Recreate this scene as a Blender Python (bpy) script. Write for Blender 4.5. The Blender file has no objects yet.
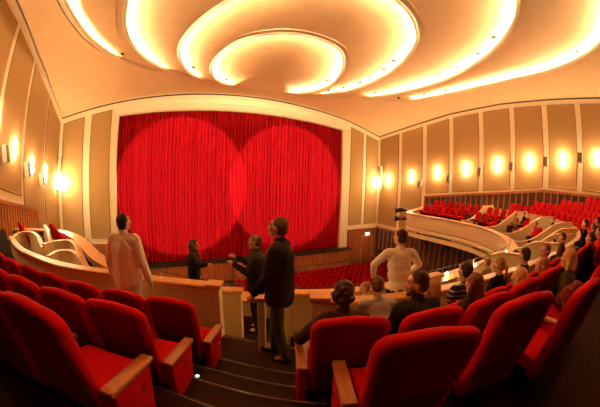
import bpy, bmesh, math, random
from mathutils import Vector, Matrix, Euler
random.seed(7)
PI = math.pi
C = bpy.context.scene.collection
SC = bpy.context.scene

# ------------------------------------------------------------------ camera
# coordinates in metres; the eye is the origin, +Y runs towards the stage
cam_d = bpy.data.cameras.new('camera')
cam = bpy.data.objects.new('camera', cam_d); C.objects.link(cam)
SC.camera = cam
F_PX = 311.2
cam_d.type = 'PANO'
cam_d.sensor_fit = 'HORIZONTAL'; cam_d.sensor_width = 36.0
SC.render.engine = 'CYCLES'
cc = cam_d
cc.panorama_type = 'FISHEYE_EQUISOLID'
cc.fisheye_lens = F_PX*36.0/600.0
cc.fisheye_fov = math.radians(200)
YAW, PIT, ROLL = math.radians(27.87), math.radians(-5.78), math.radians(-1.55)
cam.matrix_world = (Matrix.Rotation(-YAW, 4, 'Z') @ Matrix.Rotation(PIT, 4, 'X')
                    @ Matrix.Rotation(ROLL, 4, 'Y') @ Matrix.Rotation(PI/2, 4, 'X'))
cam_d.clip_start = 0.05; cam_d.clip_end = 200

# ------------------------------------------------------------------ world, exposure
w = bpy.data.worlds.new('world'); SC.world = w; w.use_nodes = True
w.node_tree.nodes['Background'].inputs[0].default_value = (0.02, 0.012, 0.006, 1)
w.node_tree.nodes['Background'].inputs[1].default_value = 0.3
SC.view_settings.view_transform = 'Standard'; SC.view_settings.look = 'None'
SC.view_settings.gamma = 1.0; SC.view_settings.use_curve_mapping = False
SC.view_settings.exposure = 0.12
COVE_W = 33.0       # strength of the lamp strips in the ceiling coves
SCONCE_W = 60.0    # glass of the wall lamps
SCONCE_P = 170.0    # their light on the wall
SPOT_P = 50000.0
WARM = (1.0, 0.68, 0.34)

# the two follow spots that draw the circles on the curtain (stand high at the rear)
def spot(name, src, dst, rad, power):
    l = bpy.data.lights.new(name, 'SPOT'); o = bpy.data.objects.new(name, l); C.objects.link(o)
    s = Vector(src); d = Vector(dst)-s
    o.location = s; o.rotation_euler = d.to_track_quat('-Z', 'Y').to_euler()
    l.spot_size = 2*math.atan(rad/d.length); l.spot_blend = 0.03
    l.energy = power; l.color = (1.0, 0.62, 0.45); l.shadow_soft_size = 0.05
    return o
spot('follow_spot', (4.5, -5.0, 3.6), (2.5, 23.4, -1.0), 5.2, SPOT_P)
spot('follow_spot.001', (9.3, -5.0, 3.6), (11.3, 23.4, -1.1), 5.15, SPOT_P)
# house lights under the side balconies and over the stalls
def point(name, loc, power, r=0.15, col=WARM):
    l = bpy.data.lights.new(name, 'POINT'); o = bpy.data.objects.new(name, l); C.objects.link(o)
    l.energy = power; l.shadow_soft_size = r; l.color = col; o.location = loc
    return o

# ------------------------------------------------------------------ materials
def mat(name, col, rough=0.7, bump=0.0, bscale=40, var=0.0, vscale=6, metal=0.0, stretch=None, emit=None, es=0, sheen=0.0, spec=None):
    m = bpy.data.materials.new(name); m.use_nodes = True
    nt = m.node_tree; b = nt.nodes['Principled BSDF']
    b.inputs['Base Color'].default_value = (*col, 1); b.inputs['Roughness'].default_value = rough
    b.inputs['Metallic'].default_value = metal
    if spec is not None: b.inputs['Specular IOR Level'].default_value = spec
    if sheen:
        b.inputs['Sheen Weight'].default_value = sheen; b.inputs['Sheen Tint'].default_value = (*[min(1, c*1.6+.05) for c in col], 1)
    tc = nt.nodes.new('ShaderNodeTexCoord'); mp = nt.nodes.new('ShaderNodeMapping')
    nt.links.new(tc.outputs['Object'], mp.inputs['Vector'])
    if stretch: mp.inputs['Scale'].default_value = stretch
    if var:
        n = nt.nodes.new('ShaderNodeTexNoise'); n.inputs['Scale'].default_value = vscale; n.inputs['Detail'].default_value = 4
        r = nt.nodes.new('ShaderNodeValToRGB')
        r.color_ramp.elements[0].color = (*[c*(1-var) for c in col], 1); r.color_ramp.elements[1].color = (*[min(1, c*(1+var)) for c in col], 1)
        r.color_ramp.elements[0].position = .3; r.color_ramp.elements[1].position = .7
        nt.links.new(mp.outputs[0], n.inputs['Vector']); nt.links.new(n.outputs['Fac'], r.inputs[0]); nt.links.new(r.outputs[0], b.inputs['Base Color'])
    if bump:
        n = nt.nodes.new('ShaderNodeTexNoise'); n.inputs['Scale'].default_value = bscale; n.inputs['Detail'].default_value = 3
        bp = nt.nodes.new('ShaderNodeBump'); bp.inputs['Strength'].default_value = bump; bp.inputs['Distance'].default_value = .01
        nt.links.new(mp.outputs[0], n.inputs['Vector']); nt.links.new(n.outputs['Fac'], bp.inputs['Height']); nt.links.new(bp.outputs[0], b.inputs['Normal'])
    if emit:
        b.inputs['Emission Color'].default_value = (*emit, 1); b.inputs['Emission Strength'].default_value = es
    return m
M = {}
M['ceiling'] = mat('ceiling_plaster', (.86, .56, .30), .85, .05, 30, .03, 1.5)
M['cream'] = mat('cream_paint', (.86, .76, .54), .6, .03, 30)
M['fabric'] = mat('wall_fabric', (.44, .28, .12), .9, .04, 250, .02, 3, spec=.1)
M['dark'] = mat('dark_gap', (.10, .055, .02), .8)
M['wood'] = mat('panel_wood', (.36, .12, .045), .4, .1, 20, .30, 9, stretch=(1, 1, .12))
M['oak'] = mat('oak_wood', (.62, .30, .09), .35, .05, 20, .16, 12, stretch=(1, 1, .3))
M['grille'] = mat('dark_grille', (.07, .035, .022), .8, .3, 120)
M['parapet'] = mat('parapet_plaster', (.80, .66, .38), .75, .12, 90, .04, 8)
M['front'] = mat('balcony_front_plaster', (.80, .66, .46), .7, .05, 60)
M['carpet'] = mat('brown_carpet', (.016, .007, .004), .95, .3, 200, .25, 40, spec=.04)
M['stallfloor'] = mat('stalls_carpet', (.03, .010, .007), .95)
M['nosing'] = mat('stair_nosing', (.20, .17, .14), .35, metal=.6)
M['red'] = mat('seat_velvet', (.43, .004, .008), .9, .1, 300, .05, 20, sheen=.12, spec=.05)
M['red_shaded'] = mat('seat_back_cloth_shaded', (.17, .002, .003), .9, .1, 300, .05, 20, spec=.04)  # seat red darkened: the shade on the seat backs is put into the colour
M['brown'] = mat('seat_back_veneer', (.13, .035, .018), .6, .08, 30, .25, 12, stretch=(4, 1, 1))
M['armwood'] = mat('armrest_wood', (.32, .10, .025), .32, .04, 20, .2, 16, stretch=(1, .3, 1))
M['brass'] = mat('brass', (.75, .52, .22), .3, metal=1)
M['black'] = mat('black_metal', (.012, .011, .011), .45)
M['whiteplastic'] = mat('loudspeaker_case', (.48, .42, .32), .5)
M['cloth_cone'] = mat('loudspeaker_cloth', (.22, .17, .10), .8, .3, 200)
LAMPC = (1, .69, .36)
M['lamp'] = mat('cove_lamp', (1, .9, .7), .5, emit=LAMPC, es=COVE_W*12)
M['glass'] = mat('lamp_glass', (1, .9, .7), .5, emit=LAMPC, es=SCONCE_W)
M['steplight'] = mat('step_lamp', (.8, .9, 1), .5, emit=(.75, .88, 1), es=3)
M['exit'] = mat('exit_face', (.1, .7, .6), .5, emit=(.15, .75, .85), es=6)
M['exitw'] = mat('exit_pictogram', (.9, 1, 1), .5, emit=(.8, 1, 1), es=8)
def curtain_mat():
    m = mat('curtain_velvet', (.29, .0015, .006), .75, .08, 60, .10, 1.2, stretch=(3, 3, .12), spec=.08)
    return m
M['curtain'] = curtain_mat()

# ------------------------------------------------------------------ helpers
def obj(name, bm, m, parent=None, smooth=False, loc=None):
    me = bpy.data.meshes.new(name)
    bmesh.ops.recalc_face_normals(bm, faces=bm.faces)
    bm.to_mesh(me); bm.free()
    if smooth:
        for p in me.polygons: p.use_smooth = True
    for k in (m if isinstance(m, (list, tuple)) else [m]): me.materials.append(k)
    o = bpy.data.objects.new(name, me); C.objects.link(o)
    if parent: o.parent = parent
    if loc: o.location = loc
    return o
def empty(name, loc=(0, 0, 0), rz=0):
    o = bpy.data.objects.new(name, None); C.objects.link(o); o.location = loc; o.rotation_euler = (0, 0, rz)
    o.empty_display_size = .1
    return o
def tag(o, label=None, cat=None, group=None, kind=None):
    if label: o['label'] = label
    if cat: o['category'] = cat
    if group: o['group'] = group
    if kind: o['kind'] = kind
    return o
def struct(name, bm, m, **k): return tag(obj(name, bm, m, **k), kind='structure')
def clone(o, parent=None):
    c = o.copy(); C.objects.link(c)
    if parent: c.parent = parent
    for ch in [x for x in C.objects if x.parent == o]: clone(ch, c)
    return c
def box(bm, a, b, mi=0, mtx=None):
    vs = [bm.verts.new(p) for p in [(a[0], a[1], a[2]), (b[0], a[1], a[2]), (b[0], b[1], a[2]), (a[0], b[1], a[2]),
                                    (a[0], a[1], b[2]), (b[0], a[1], b[2]), (b[0], b[1], b[2]), (a[0], b[1], b[2])]]
    if mtx:
        for v in vs: v.co = mtx @ v.co
    for f in ((0, 3, 2, 1), (4, 5, 6, 7), (0, 1, 5, 4), (1, 2, 6, 5), (2, 3, 7, 6), (3, 0, 4, 7)):
        bm.faces.new([vs[i] for i in f]).material_index = mi
    return vs
def hexa(bm, p, mi=0):   # eight points: bottom ring then top ring
    vs = [bm.verts.new(q) for q in p]
    for f in ((0, 3, 2, 1), (4, 5, 6, 7), (0, 1, 5, 4), (1, 2, 6, 5), (2, 3, 7, 6), (3, 0, 4, 7)):
        bm.faces.new([vs[i] for i in f]).material_index = mi
def bevel(bm, w_=.008, seg=2):
    bmesh.ops.bevel(bm, geom=list(bm.edges), offset=w_, segments=seg, affect='EDGES', profile=.6)
def prism(bm, pts, z0, z1, mi=0):
    a = [bm.verts.new((x, y, z0)) for x, y in pts]; b = [bm.verts.new((x, y, z1)) for x, y in pts]
    n = len(pts)
    bm.faces.new(a[::-1]).material_index = mi; bm.faces.new(b).material_index = mi
    for i in range(n): bm.faces.new([a[i], a[(i+1) % n], b[(i+1) % n], b[i]]).material_index = mi
def tube(bm, pts, r, n=8, closed=False, mi=0):
    rings = []; N = len(pts)
    for i, p in enumerate(pts):
        p = Vector(p)
        a = Vector(pts[(i-1) % N] if (closed or i) else pts[i]); b = Vector(pts[(i+1) % N] if (closed or i < N-1) else pts[i])
        t = (b-a).normalized(); u = t.cross(Vector((0, 0, 1)));
        if u.length < 1e-3: u = Vector((1, 0, 0))
        u.normalize(); v = t.cross(u); rr = r[i] if isinstance(r, (list, tuple)) else r
        rings.append([bm.verts.new(p+rr*(math.cos(2*PI*k/n)*u+math.sin(2*PI*k/n)*v)) for k in range(n)])
    for i in range(N if closed else N-1):
        a, b = rings[i], rings[(i+1) % N]
        for k in range(n): bm.faces.new([a[k], a[(k+1) % n], b[(k+1) % n], b[k]]).material_index = mi
    if not closed:
        bm.faces.new(rings[0][::-1]).material_index = mi; bm.faces.new(rings[-1]).material_index = mi
def lathe(bm, prof, n=24, c=(0, 0, 0), mi=0):   # prof: (radius, z)
    rings = [[bm.verts.new((c[0]+r*math.cos(2*PI*k/n), c[1]+r*math.sin(2*PI*k/n), c[2]+z)) for k in range(n)] for r, z in prof]
    for a, b in zip(rings, rings[1:]):
        for k in range(n): bm.faces.new([a[k], a[(k+1) % n], b[(k+1) % n], b[k]]).material_index = mi
    bm.faces.new(rings[0][::-1]).material_index = mi; bm.faces.new(rings[-1]).material_index = mi
def catmull(P, n=8, closed=False):
    P = [Vector(p) for p in P]; out = []; N = len(P)
    for i in range(N if closed else N-1):
        g = (lambda j: P[j % N]) if closed else (lambda j: P[max(0, min(N-1, j))])
        p0, p1, p2, p3 = g(i-1), g(i), g(i+1), g(i+2)
        for k in range(n):
            t = k/n
            out.append(.5*((2*p1)+(-p0+p2)*t+(2*p0-5*p1+4*p2-p3)*t*t+(-p0+3*p1-3*p2+p3)*t**3))
    if not closed: out.append(P[-1].copy())
    return out
def resample(P, n, closed=False):
    Q = list(P)+([P[0]] if closed else []); L = [0]
    for a, b in zip(Q, Q[1:]): L.append(L[-1]+(b-a).length)
    out = []; j = 0; cnt = n if closed else n-1
    for i in range(n):
        s = L[-1]*i/cnt
        while j < len(L)-2 and L[j+1] < s: j += 1
        t = (s-L[j])/max(1e-9, L[j+1]-L[j]); out.append(Q[j].lerp(Q[j+1], min(1, t)))
    return out

# ------------------------------------------------------------------ the hall
XL, XR, YF, YB, ZF = -7.53, 21.28, 23.42, -8.0, -8.56
XC = .5*(XL+XR); HW = .5*(XR-XL)
def interp(u, U, Z):
    if u <= U[0]: return Z[0]
    for a, b, c, d in zip(U, U[1:], Z, Z[1:]):
        if u <= b: return c+(d-c)*(u-a)/(b-a)
    return Z[-1]
def zL(u): return interp(u, [0, 1.3, 4.5, 7.2, 10, 12, 15, 40], [4.12, 4.66, 5.9, 6.6, 7.26, 7.52, 7.7, 7.7])   # ceiling line along the left wall
def zR(u): return interp(u, [0, 2.9, 8.8, 13.7, 18, 22, 40], [3.95, 4.44, 5.38, 5.79, 5.88, 5.9, 6.2])
def sstep(t): t = max(0, min(1, t)); return t*t*(3-2*t)
def S(x, y):   # underside of the vaulted ceiling
    u = YF-y; e = 4.15+.08*u
    return e+1.95*(1-min(1.15, ((x-XC)/HW)**2))+(zL(u)-e)*sstep((-1.5-x)/6.03)+(zR(u)-e)*sstep((x-16.5)/4.78)

bm = bmesh.new(); box(bm, (XL-.3, YB-.3, ZF-.3), (XR+.3, YF+.3, ZF)); struct('floor', bm, M['stallfloor'])
bm = bmesh.new(); box(bm, (XL-.3, YB-.4, ZF), (XR+.3, YB, 9.5)); struct('wall_back', bm, M['wood'])

# front wall with the proscenium opening: curtain 19 m wide, slightly arched head
OX0, OX1, OZ0 = -2.68, 16.62, -6.95
def zopen(x): t = (x-6.83)/9.6; return 4.05+.62*(1-t*t)
bm = bmesh.new()
N = 48
def arch_top(x): return S(x, YF)+.4
for a, b in ((XL-.3, OX0), (OX1, XR+.3)):
    hexa(bm, [(a, YF, ZF), (b, YF, ZF), (b, YF+.5, ZF), (a, YF+.5, ZF), (a, YF, arch_top(a)), (b, YF, arch_top(b)), (b, YF+.5, arch_top(b)), (a, YF+.5, arch_top(a))])
for i in range(N):
    a = OX0+(OX1-OX0)*i/N; b = OX0+(OX1-OX0)*(i+1)/N
    hexa(bm, [(a, YF, zopen(a)), (b, YF, zopen(b)), (b, YF+.5, zopen(b)), (a, YF+.5, zopen(a)), (a, YF, arch_top(a)), (b, YF, arch_top(b)), (b, YF+.5, arch_top(b)), (a, YF+.5, arch_top(a))])
wf = struct('wall_front', bm, M['cream'])
# stepped reveal around the opening (cream fascia, slightly proud)
bm = bmesh.new()
for a, b in ((OX0-.32, OX0-.02), (OX1+.02, OX1+.75)):
    box(bm, (a, YF-.10, OZ0), (b, YF, zopen(b)))
for i in range(N):
    a = OX0-.3+(OX1-OX0+1.05)*i/N; b = OX0-.3+(OX1-OX0+1.05)*(i+1)/N
    hexa(bm, [(a, YF-.10, zopen(a)+.10), (b, YF-.10, zopen(b)+.10), (b, YF, zopen(b)), (a, YF, zopen(a)), (a, YF-.10, zopen(a)+.5), (b, YF-.10, zopen(b)+.5), (b, YF, zopen(b)+.55), (a, YF, zopen(a)+.55)])
tag(obj('trim_1', bm, M['cream']), kind='structure')

def side_wall(name, x, s, zf):
    bm = bmesh.new(); ys = [YF+.3, -YB*-1]
    n = 24
    for i in range(n):
        y0 = YF+.3+(YB-YF-.3)*i/n; y1 = YF+.3+(YB-YF-.3)*(i+1)/n
        z0, z1 = zf(YF-y0)+.5, zf(YF-y1)+.5
        hexa(bm, [(x, y0, ZF), (x, y1, ZF), (x+s*.4, y1, ZF), (x+s*.4, y0, ZF), (x, y0, z0), (x, y1, z1), (x+s*.4, y1, z1), (x+s*.4, y0, z0)])
    return struct(name, bm, M['cream'])
wl = side_wall('wall_left', XL, -1, zL); wr = side_wall('wall_right', XR, 1, zR)

# cornice: cream band with a dark shadow groove under the ceiling, all round
def cornice(name, pts, inward):
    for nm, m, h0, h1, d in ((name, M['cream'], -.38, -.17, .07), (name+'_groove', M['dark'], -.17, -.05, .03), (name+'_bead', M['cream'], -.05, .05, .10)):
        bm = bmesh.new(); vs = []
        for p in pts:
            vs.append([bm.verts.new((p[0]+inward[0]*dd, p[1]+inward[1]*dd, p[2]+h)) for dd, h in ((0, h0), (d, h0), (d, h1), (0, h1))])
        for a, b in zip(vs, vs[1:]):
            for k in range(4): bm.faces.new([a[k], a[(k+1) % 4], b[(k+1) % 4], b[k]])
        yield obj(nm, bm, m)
tn = 2
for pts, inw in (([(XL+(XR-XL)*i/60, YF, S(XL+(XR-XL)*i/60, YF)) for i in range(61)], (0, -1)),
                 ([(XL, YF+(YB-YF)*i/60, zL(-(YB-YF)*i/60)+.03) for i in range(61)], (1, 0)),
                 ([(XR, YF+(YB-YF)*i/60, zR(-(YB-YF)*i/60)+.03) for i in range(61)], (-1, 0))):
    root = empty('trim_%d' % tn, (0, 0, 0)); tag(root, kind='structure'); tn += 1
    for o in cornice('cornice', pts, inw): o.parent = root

# fabric wall panels with a thin dark edge and a cream moulding
def wall_panel(parent, P, inw, mold=.05):    # P: four corners bl, br, tr, tl in the wall plane
    P = [Vector(p) for p in P]; inw = Vector(inw)
    c = sum(P, Vector())/4
    def loop(d, off):
        out = []
        for i in range(4):
            e1 = (P[(i+1) % 4]-P[i]).normalized(); e0 = (P[i-1]-P[i]).normalized()
            out.append(P[i]+(e0+e1)*d+inw*off)
        return out
    def ring(bm, L, mi):
        R = [[bm.verts.new(p) for p in l] for l in L]
        for a, b in zip(R, R[1:]):
            for i in range(4): bm.faces.new([a[i], a[(i+1) % 4], b[(i+1) % 4], b[i]]).material_index = mi
        return R
    bm = bmesh.new()
    ring(bm, [loop(-.035, 0), loop(-.035, .02), loop(0, .02)], 1)
    R = ring(bm, [loop(0, .02), loop(0, .045), loop(.03, .045), loop(.055, .025)], 0)
    bm.faces.new(R[-1]).material_index = 0
    obj('fabric_panel', bm, [M['fabric'], M['dark']], parent)
RP = [(.19, 2.76), (3.25, 5.75), (6.29, 8.68), (9.18, 11.61), (12.12, 14.40), (14.89, 17.13), (17.65, 19.82), (20.33, 22.5), (23.0, 25.2), (25.7, 27.9), (28.4, 30.6)]
LP = [(.30, 3.49), (3.77, 7.22), (7.65, 10.5), (10.99, 13.47), (14.01, 16.6), (17.1, 19.5), (20.0, 22.4), (22.9, 25.3), (25.8, 28.2)]
def zbp(u): return -2.15+.123*u if u < 17.5 else 0.0
for u0, u1 in RP:
    lo = u0 < 6
    b0, b1 = (-4.85, -4.85) if lo else (zbp(u0), zbp(u1))
    wall_panel(wr, [(XR, YF-u1, b1), (XR, YF-u0, b0), (XR, YF-u0, zR(u0)-.47), (XR, YF-u1, zR(u1)-.47)], (-1, 0, 0))
for u0, u1 in LP:
    lo = u0 < 5
    b0, b1 = (-4.85, -4.85) if lo else (-1.55+.2*(u0-5.1), -1.55+.2*(u1-5.1))
    wall_panel(wl, [(XL, YF-u0, b0), (XL, YF-u1, b1), (XL, YF-u1, zL(u1)-.62), (XL, YF-u0, zL(u0)-.62)], (1, 0, 0))
for x0, x1 in ((-7.27, -5.53), (-4.88, -3.30), (17.64, 19.14), (19.55, 21.1)):
    wall_panel(wf, [(x0, YF, -4.85), (x1, YF, -4.85), (x1, YF, S(x1, YF)-.60), (x0, YF, S(x0, YF)-.60)], (0, -1, 0))

# ------------------------------------------------------------------ wooden dados
def dado(parent, pts, inw, zlow, step=.55, name='wood_dado', m2='grille'):
    """pts: (x, y, ztop) along the wall; framed dark grille bays between wooden posts"""
    inw = Vector(inw); bm = bmesh.new()
    for a, b in zip(pts, pts[1:]):
        A, B = Vector((a[0], a[1], 0)), Vector((b[0], b[1], 0)); zt = (a[2], b[2]); zl = (zlow(a), zlow(b))
        def q(t, off, z0a, z1a, z0b, z1b, t2, mi):
            p0 = A.lerp(B, t); p1 = A.lerp(B, t2); o = inw*off
            hexa(bm, [(*p0.xy, z0a), (*p1.xy, z0b), (p1.x+o.x, p1.y+o.y, z0b), (p0.x+o.x, p0.y+o.y, z0a),
                      (*p0.xy, z1a), (*p1.xy, z1b), (p1.x+o.x, p1.y+o.y, z1b), (p0.x+o.x, p0.y+o.y, z1a)], mi)
        q(0, .05, zl[0], zt[0], zl[1], zt[1], 1, 1)
        q(0, .11, zt[0]-.16, zt[0], zt[1]-.16, zt[1], 1, 0)
        q(0, .10, zl[0], zl[0]+.25, zl[1], zl[1]+.25, 1, 0)
        n = max(1, round((B-A).length/step))
        for i in range(n):
            t0 = i/n; t1 = min(1, t0+.10/(B-A).length); m0 = zt[0]*(1-t0)+zt[1]*t0; m1 = zt[0]*(1-t1)+zt[1]*t1
            l0 = zl[0]*(1-t0)+zl[1]*t0
            q(t0, .09, l0, m0, l0, m1, t1, 0)
    return obj(name, bm, [M['wood'], M[m2]], parent)
def zw(u): return -2.35+.123*u if u < 17.3 else -.22
us = [6.2, 8, 10, 12, 14, 16, 17.3, 20, 23, 26, 29, 31.3]
dado(wr, [(XR, YF-u, zw(u)) for u in us], (-1, 0, 0), lambda p: p[2]-1.75)
dado(wl, [(XL, YF-u, -2.0+.196*(u-5.2)) for u in [5.2, 7, 9, 11, 13, 16, 20, 25, 31.3]], (1, 0, 0), lambda p: -4.0, .34, m2='oak')
dado(wr, [(XR, YF-u, -5.2) for u in (0, 6, 12, 18, 24, 31)], (-1, 0, 0), lambda p: ZF, .62)
dado(wl, [(XL, YF-u, -5.2) for u in (0, 6, 12, 18, 24, 31)], (1, 0, 0), lambda p: ZF, .62)
# plain wooden dado with a door right of the stage
bm = bmesh.new()
box(bm, (17.62, YF-.08, ZF), (XR, YF, -5.42)); box(bm, (17.62, YF-.13, -5.42), (XR, YF, -5.30))
for x in (17.62, 18.45, 19.2, 20.75):
    box(bm, (x, YF-.12, ZF), (x+.09, YF, -5.42))
obj('wood_dado', bm, M['wood'], wf)
bm = bmesh.new(); box(bm, (XL, YF-.08, ZF), (-3.3, YF, -5.3)); obj('wood_dado', bm, M['wood'], wf)
d = empty('door_1', (19.97, YF-.1, ZF)); tag(d, kind='structure')
bm = bmesh.new(); box(bm, (-.62, -.05, .02), (-.01, 0, 2.35)); box(bm, (.01, -.05, .02), (.62, 0, 2.35)); bevel(bm, .01, 1); obj('door_leaf', bm, M['wood'], d)
bm = bmesh.new(); box(bm, (-.72, -.09, 0), (-.62, 0, 2.45)); box(bm, (.62, -.09, 0), (.72, 0, 2.45)); box(bm, (-.72, -.09, 2.35), (.72, 0, 2.48)); obj('door_frame', bm, M['oak'], d)
for sx in (-.08, .08):
    bm = bmesh.new(); tube(bm, [(sx, -.10, 1.0), (sx, -.10, 1.3)], .015); tube(bm, [(sx, -.10, 1.02), (sx, -.05, 1.02)], .01); tube(bm, [(sx, -.10, 1.28), (sx, -.05, 1.28)], .01); obj('door_handle', bm, M['brass'], d)
# exit sign above the door: turquoise lit box with a white running figure and arrow
e = empty('exit_sign', (20.0, YF-.14, -5.88)); tag(e, 'small lit blue-green exit sign over the door right of the stage', 'sign')
bm = bmesh.new(); box(bm, (-.27, 0, -.15), (.27, .05, .15)); bevel(bm, .01, 1); obj('sign_housing', bm, M['black'], e)
bm = bmesh.new(); box(bm, (-.25, -.012, -.13), (.25, 0, .13)); obj('lit_face', bm, M['exit'], e)
bm = bmesh.new()
a = [(-.21, -.09), (-.18, -.09), (-.15, -.04), (-.11, -.09), (-.07, -.07), (-.11, .0), (-.10, .03), (-.06, .02), (-.06, .04), (-.115, .055), (-.10, .09), (-.16, .09), (-.15, .05), (-.20, .03), (-.20, .01), (-.17, .02), (-.18, -.03)]; bm.faces.new([bm.verts.new((x, -.016, z)) for x, z in a])
obj('running_figure', bm, M['exitw'], e)
bm = bmesh.new(); a = [(0, -.016, -.015), (.13, -.016, -.015), (.13, -.016, -.05), (.2, -.016, 0), (.13, -.016, .05), (.13, -.016, .015), (0, -.016, .015)]; bm.faces.new([bm.verts.new(p) for p in a]); obj('arrow', bm, M['exitw'], e)

# ------------------------------------------------------------------ ceiling with nested light coves
RINGS = [
 [(7.7, 21.9), (5.9, 21.5), (4.6, 20.9), (3.7, 19.6), (3.3, 17.9), (3.4, 16.2), (4.1, 14.3), (5.6, 13.1), (7.3, 12.8), (9.0, 13.2), (10.3, 14.5), (11.3, 16.4), (11.7, 18.4), (11.2, 20.4), (9.7, 21.5)],
 [(7.7, 22.15), (4.9, 21.5), (2.9, 20.2), (1.7, 18.4), (1.05, 16.0), (1.2, 13.8), (2.1, 11.4), (3.6, 9.6), (5.4, 8.3), (7.7, 7.8), (10.0, 8.5), (11.8, 10.1), (13.1, 13.0), (13.5, 16.0), (13.0, 18.7), (11.2, 21.1)],
 [(7.7, 22.4), (4.0, 21.4), (1.1, 19.0), (-.5, 17.0), (-1.5, 14.6), (-1.8, 12.0), (-1.3, 9.0), (.2, 6.2), (2.8, 4.1), (6.2, 3.0), (9.6, 3.0), (12.3, 4.1), (14.5, 6.7), (15.8, 10.0), (16.1, 13.0), (15.7, 15.9), (14.6, 18.3), (12.0, 21.2)],
 [(7.7, 22.65), (3.0, 21.2), (-.6, 18.2), (-2.5, 15.95), (-3.9, 14.2), (-4.7, 12.0), (-4.8, 9.6), (-4.2, 6.6), (-2.4, 3.2), (.8, .3), (4.6, -1.3), (9.0, -1.7), (13.2, -.9), (16.1, .6), (17.6, 3.8), (17.95, 7.5), (18.0, 11.0), (17.6, 14.1), (16.4, 17.2), (12.8, 21.2)]]
NR = 240
RC = []
GAPS = [((5.7, 21.4), (9.7, 21.5)), ((3.1, 20.4), (11.7, 20.7)), ((.9, 18.8), (14.3, 18.7)), ((-1.9, 16.5), (16.6, 16.7))]
for R in RINGS:
    pts = catmull([(x, y, 0) for x, y in R], 10, True)
    RC.append(resample(pts, NR, True))
def normals(P):
    out = []
    for i in range(len(P)):
        t = (P[(i+1) % len(P)]-P[i-1]).normalized(); n = Vector((t.y, -t.x, 0)); out.append(n)
    c = sum(P, Vector())/len(P)
    if sum((P[i]-c).dot(out[i]) for i in range(len(P))) < 0: out = [-n for n in out]
    return out
RISE, CAV = .40, .42
GF = []; RN = []
for k, P in enumerate(RC):
    n_ = normals(P); RN.append(n_)
    L, Rr = [Vector((*g, 0)) for g in GAPS[k]]
    iL = min(range(NR), key=lambda i: (P[i]-L).length); iR = min(range(NR), key=lambda i: (P[i]-Rr).length)
    g = []
    for i in range(NR):
        dL = (i-iL) % NR; tot = (iR-iL) % NR     # curve runs left side first, then back, then right
        if tot > NR*.5 and dL <= tot: v = min(1, dL/5.0, (tot-dL)/11.0)
        else: v = 0
        g.append(v*v*(3-2*v) if v < 1 else 1.0)
    GF.append(g)
bm = bmesh.new()
def grid_ring(a, b):
    for i in range(NR): bm.faces.new([a[i], a[(i+1) % NR], b[(i+1) % NR], b[i]])
def vring(pts): return [bm.verts.new(p) for p in pts]
def blur(g, w_=16): return [sum(g[(i+q) % NR] for q in range(-w_, w_+1))/(2*w_+1) for i in range(NR)]
# outermost field: from ring 4 to the walls
def tobox(p):   # radial projection to the room rectangle from the hall centre
    c = Vector((7.2, 9.0, 0)); d = p-c; ts = []
    if d.x > 0: ts.append((XR+.1-c.x)/d.x)
    if d.x < 0: ts.append((XL-.1-c.x)/d.x)
    if d.y > 0: ts.append((YF+.1-c.y)/d.y)
    if d.y < 0: ts.append((YB-.1-c.y)/d.y)
    return c+d*min(ts)
P4 = RC[3]; prev = None
EX = [tobox(p) for p in P4]
for cx_, cy_ in ((XL-.1, YF+.1), (XR+.1, YF+.1), (XL-.1, YB-.1), (XR+.1, YB-.1)):
    cc_ = Vector((cx_, cy_, 0)); j = min(range(NR), key=lambda i: (EX[i]-cc_).length); EX[j] = cc_
for j in range(25):
    t = j/24
    ring = [(P4[i]+RN[3][i]*.10*min(1, GF[3][i]*6)).lerp(EX[i], t) for i in range(NR)]
    v = vring([(p.x, p.y, S(p.x, p.y)) for p in ring])
    if prev: grid_ring(prev, v)
    prev = v
for k in range(3, -1, -1):
    P, n_, g = RC[k], RN[k], GF[k]; gb = blur(g, 16 if k else 60)
    # raised field inside ring k, from the cavity's back wall to the next lip
    back = [P[i]+n_[i]*CAV*g[i] for i in range(NR)]
    rv = vring([(p.x, p.y, S(P[i].x, P[i].y)+RISE*g[i]) for i, p in enumerate(back)])
    low = vring([(p.x, p.y, S(P[i].x, P[i].y)+.012*g[i]) for i, p in enumerate(back)])
    grid_ring(rv, low)
    prev = rv; inner = RC[k-1] if k else None
    if inner:
        tgt = [inner[i]+RN[k-1][i]*.10*min(1, GF[k-1][i]*6) for i in range(NR)]
    else:
        c = Vector((7.6, 17.6, 0)); tgt = [c+(P[i]-c)*.02 for i in range(NR)]
    J = 14
    for j in range(1, J+1):
        t = j/J; pts = []
        for i in range(NR):
            p = back[i].lerp(tgt[i], t)
            fall = (1-t)**1.2
            gg = g[i]+(gb[i]-g[i])*min(1, t*(3 if inner else 2))
            pts.append((p.x, p.y, S(p.x, p.y)+RISE*gg*fall))
        v = vring(pts); grid_ring(prev, v); prev = v
    if not inner:
        bm.faces.new(prev)
ceil = struct('ceiling', bm, M['ceiling'], smooth=True)
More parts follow.
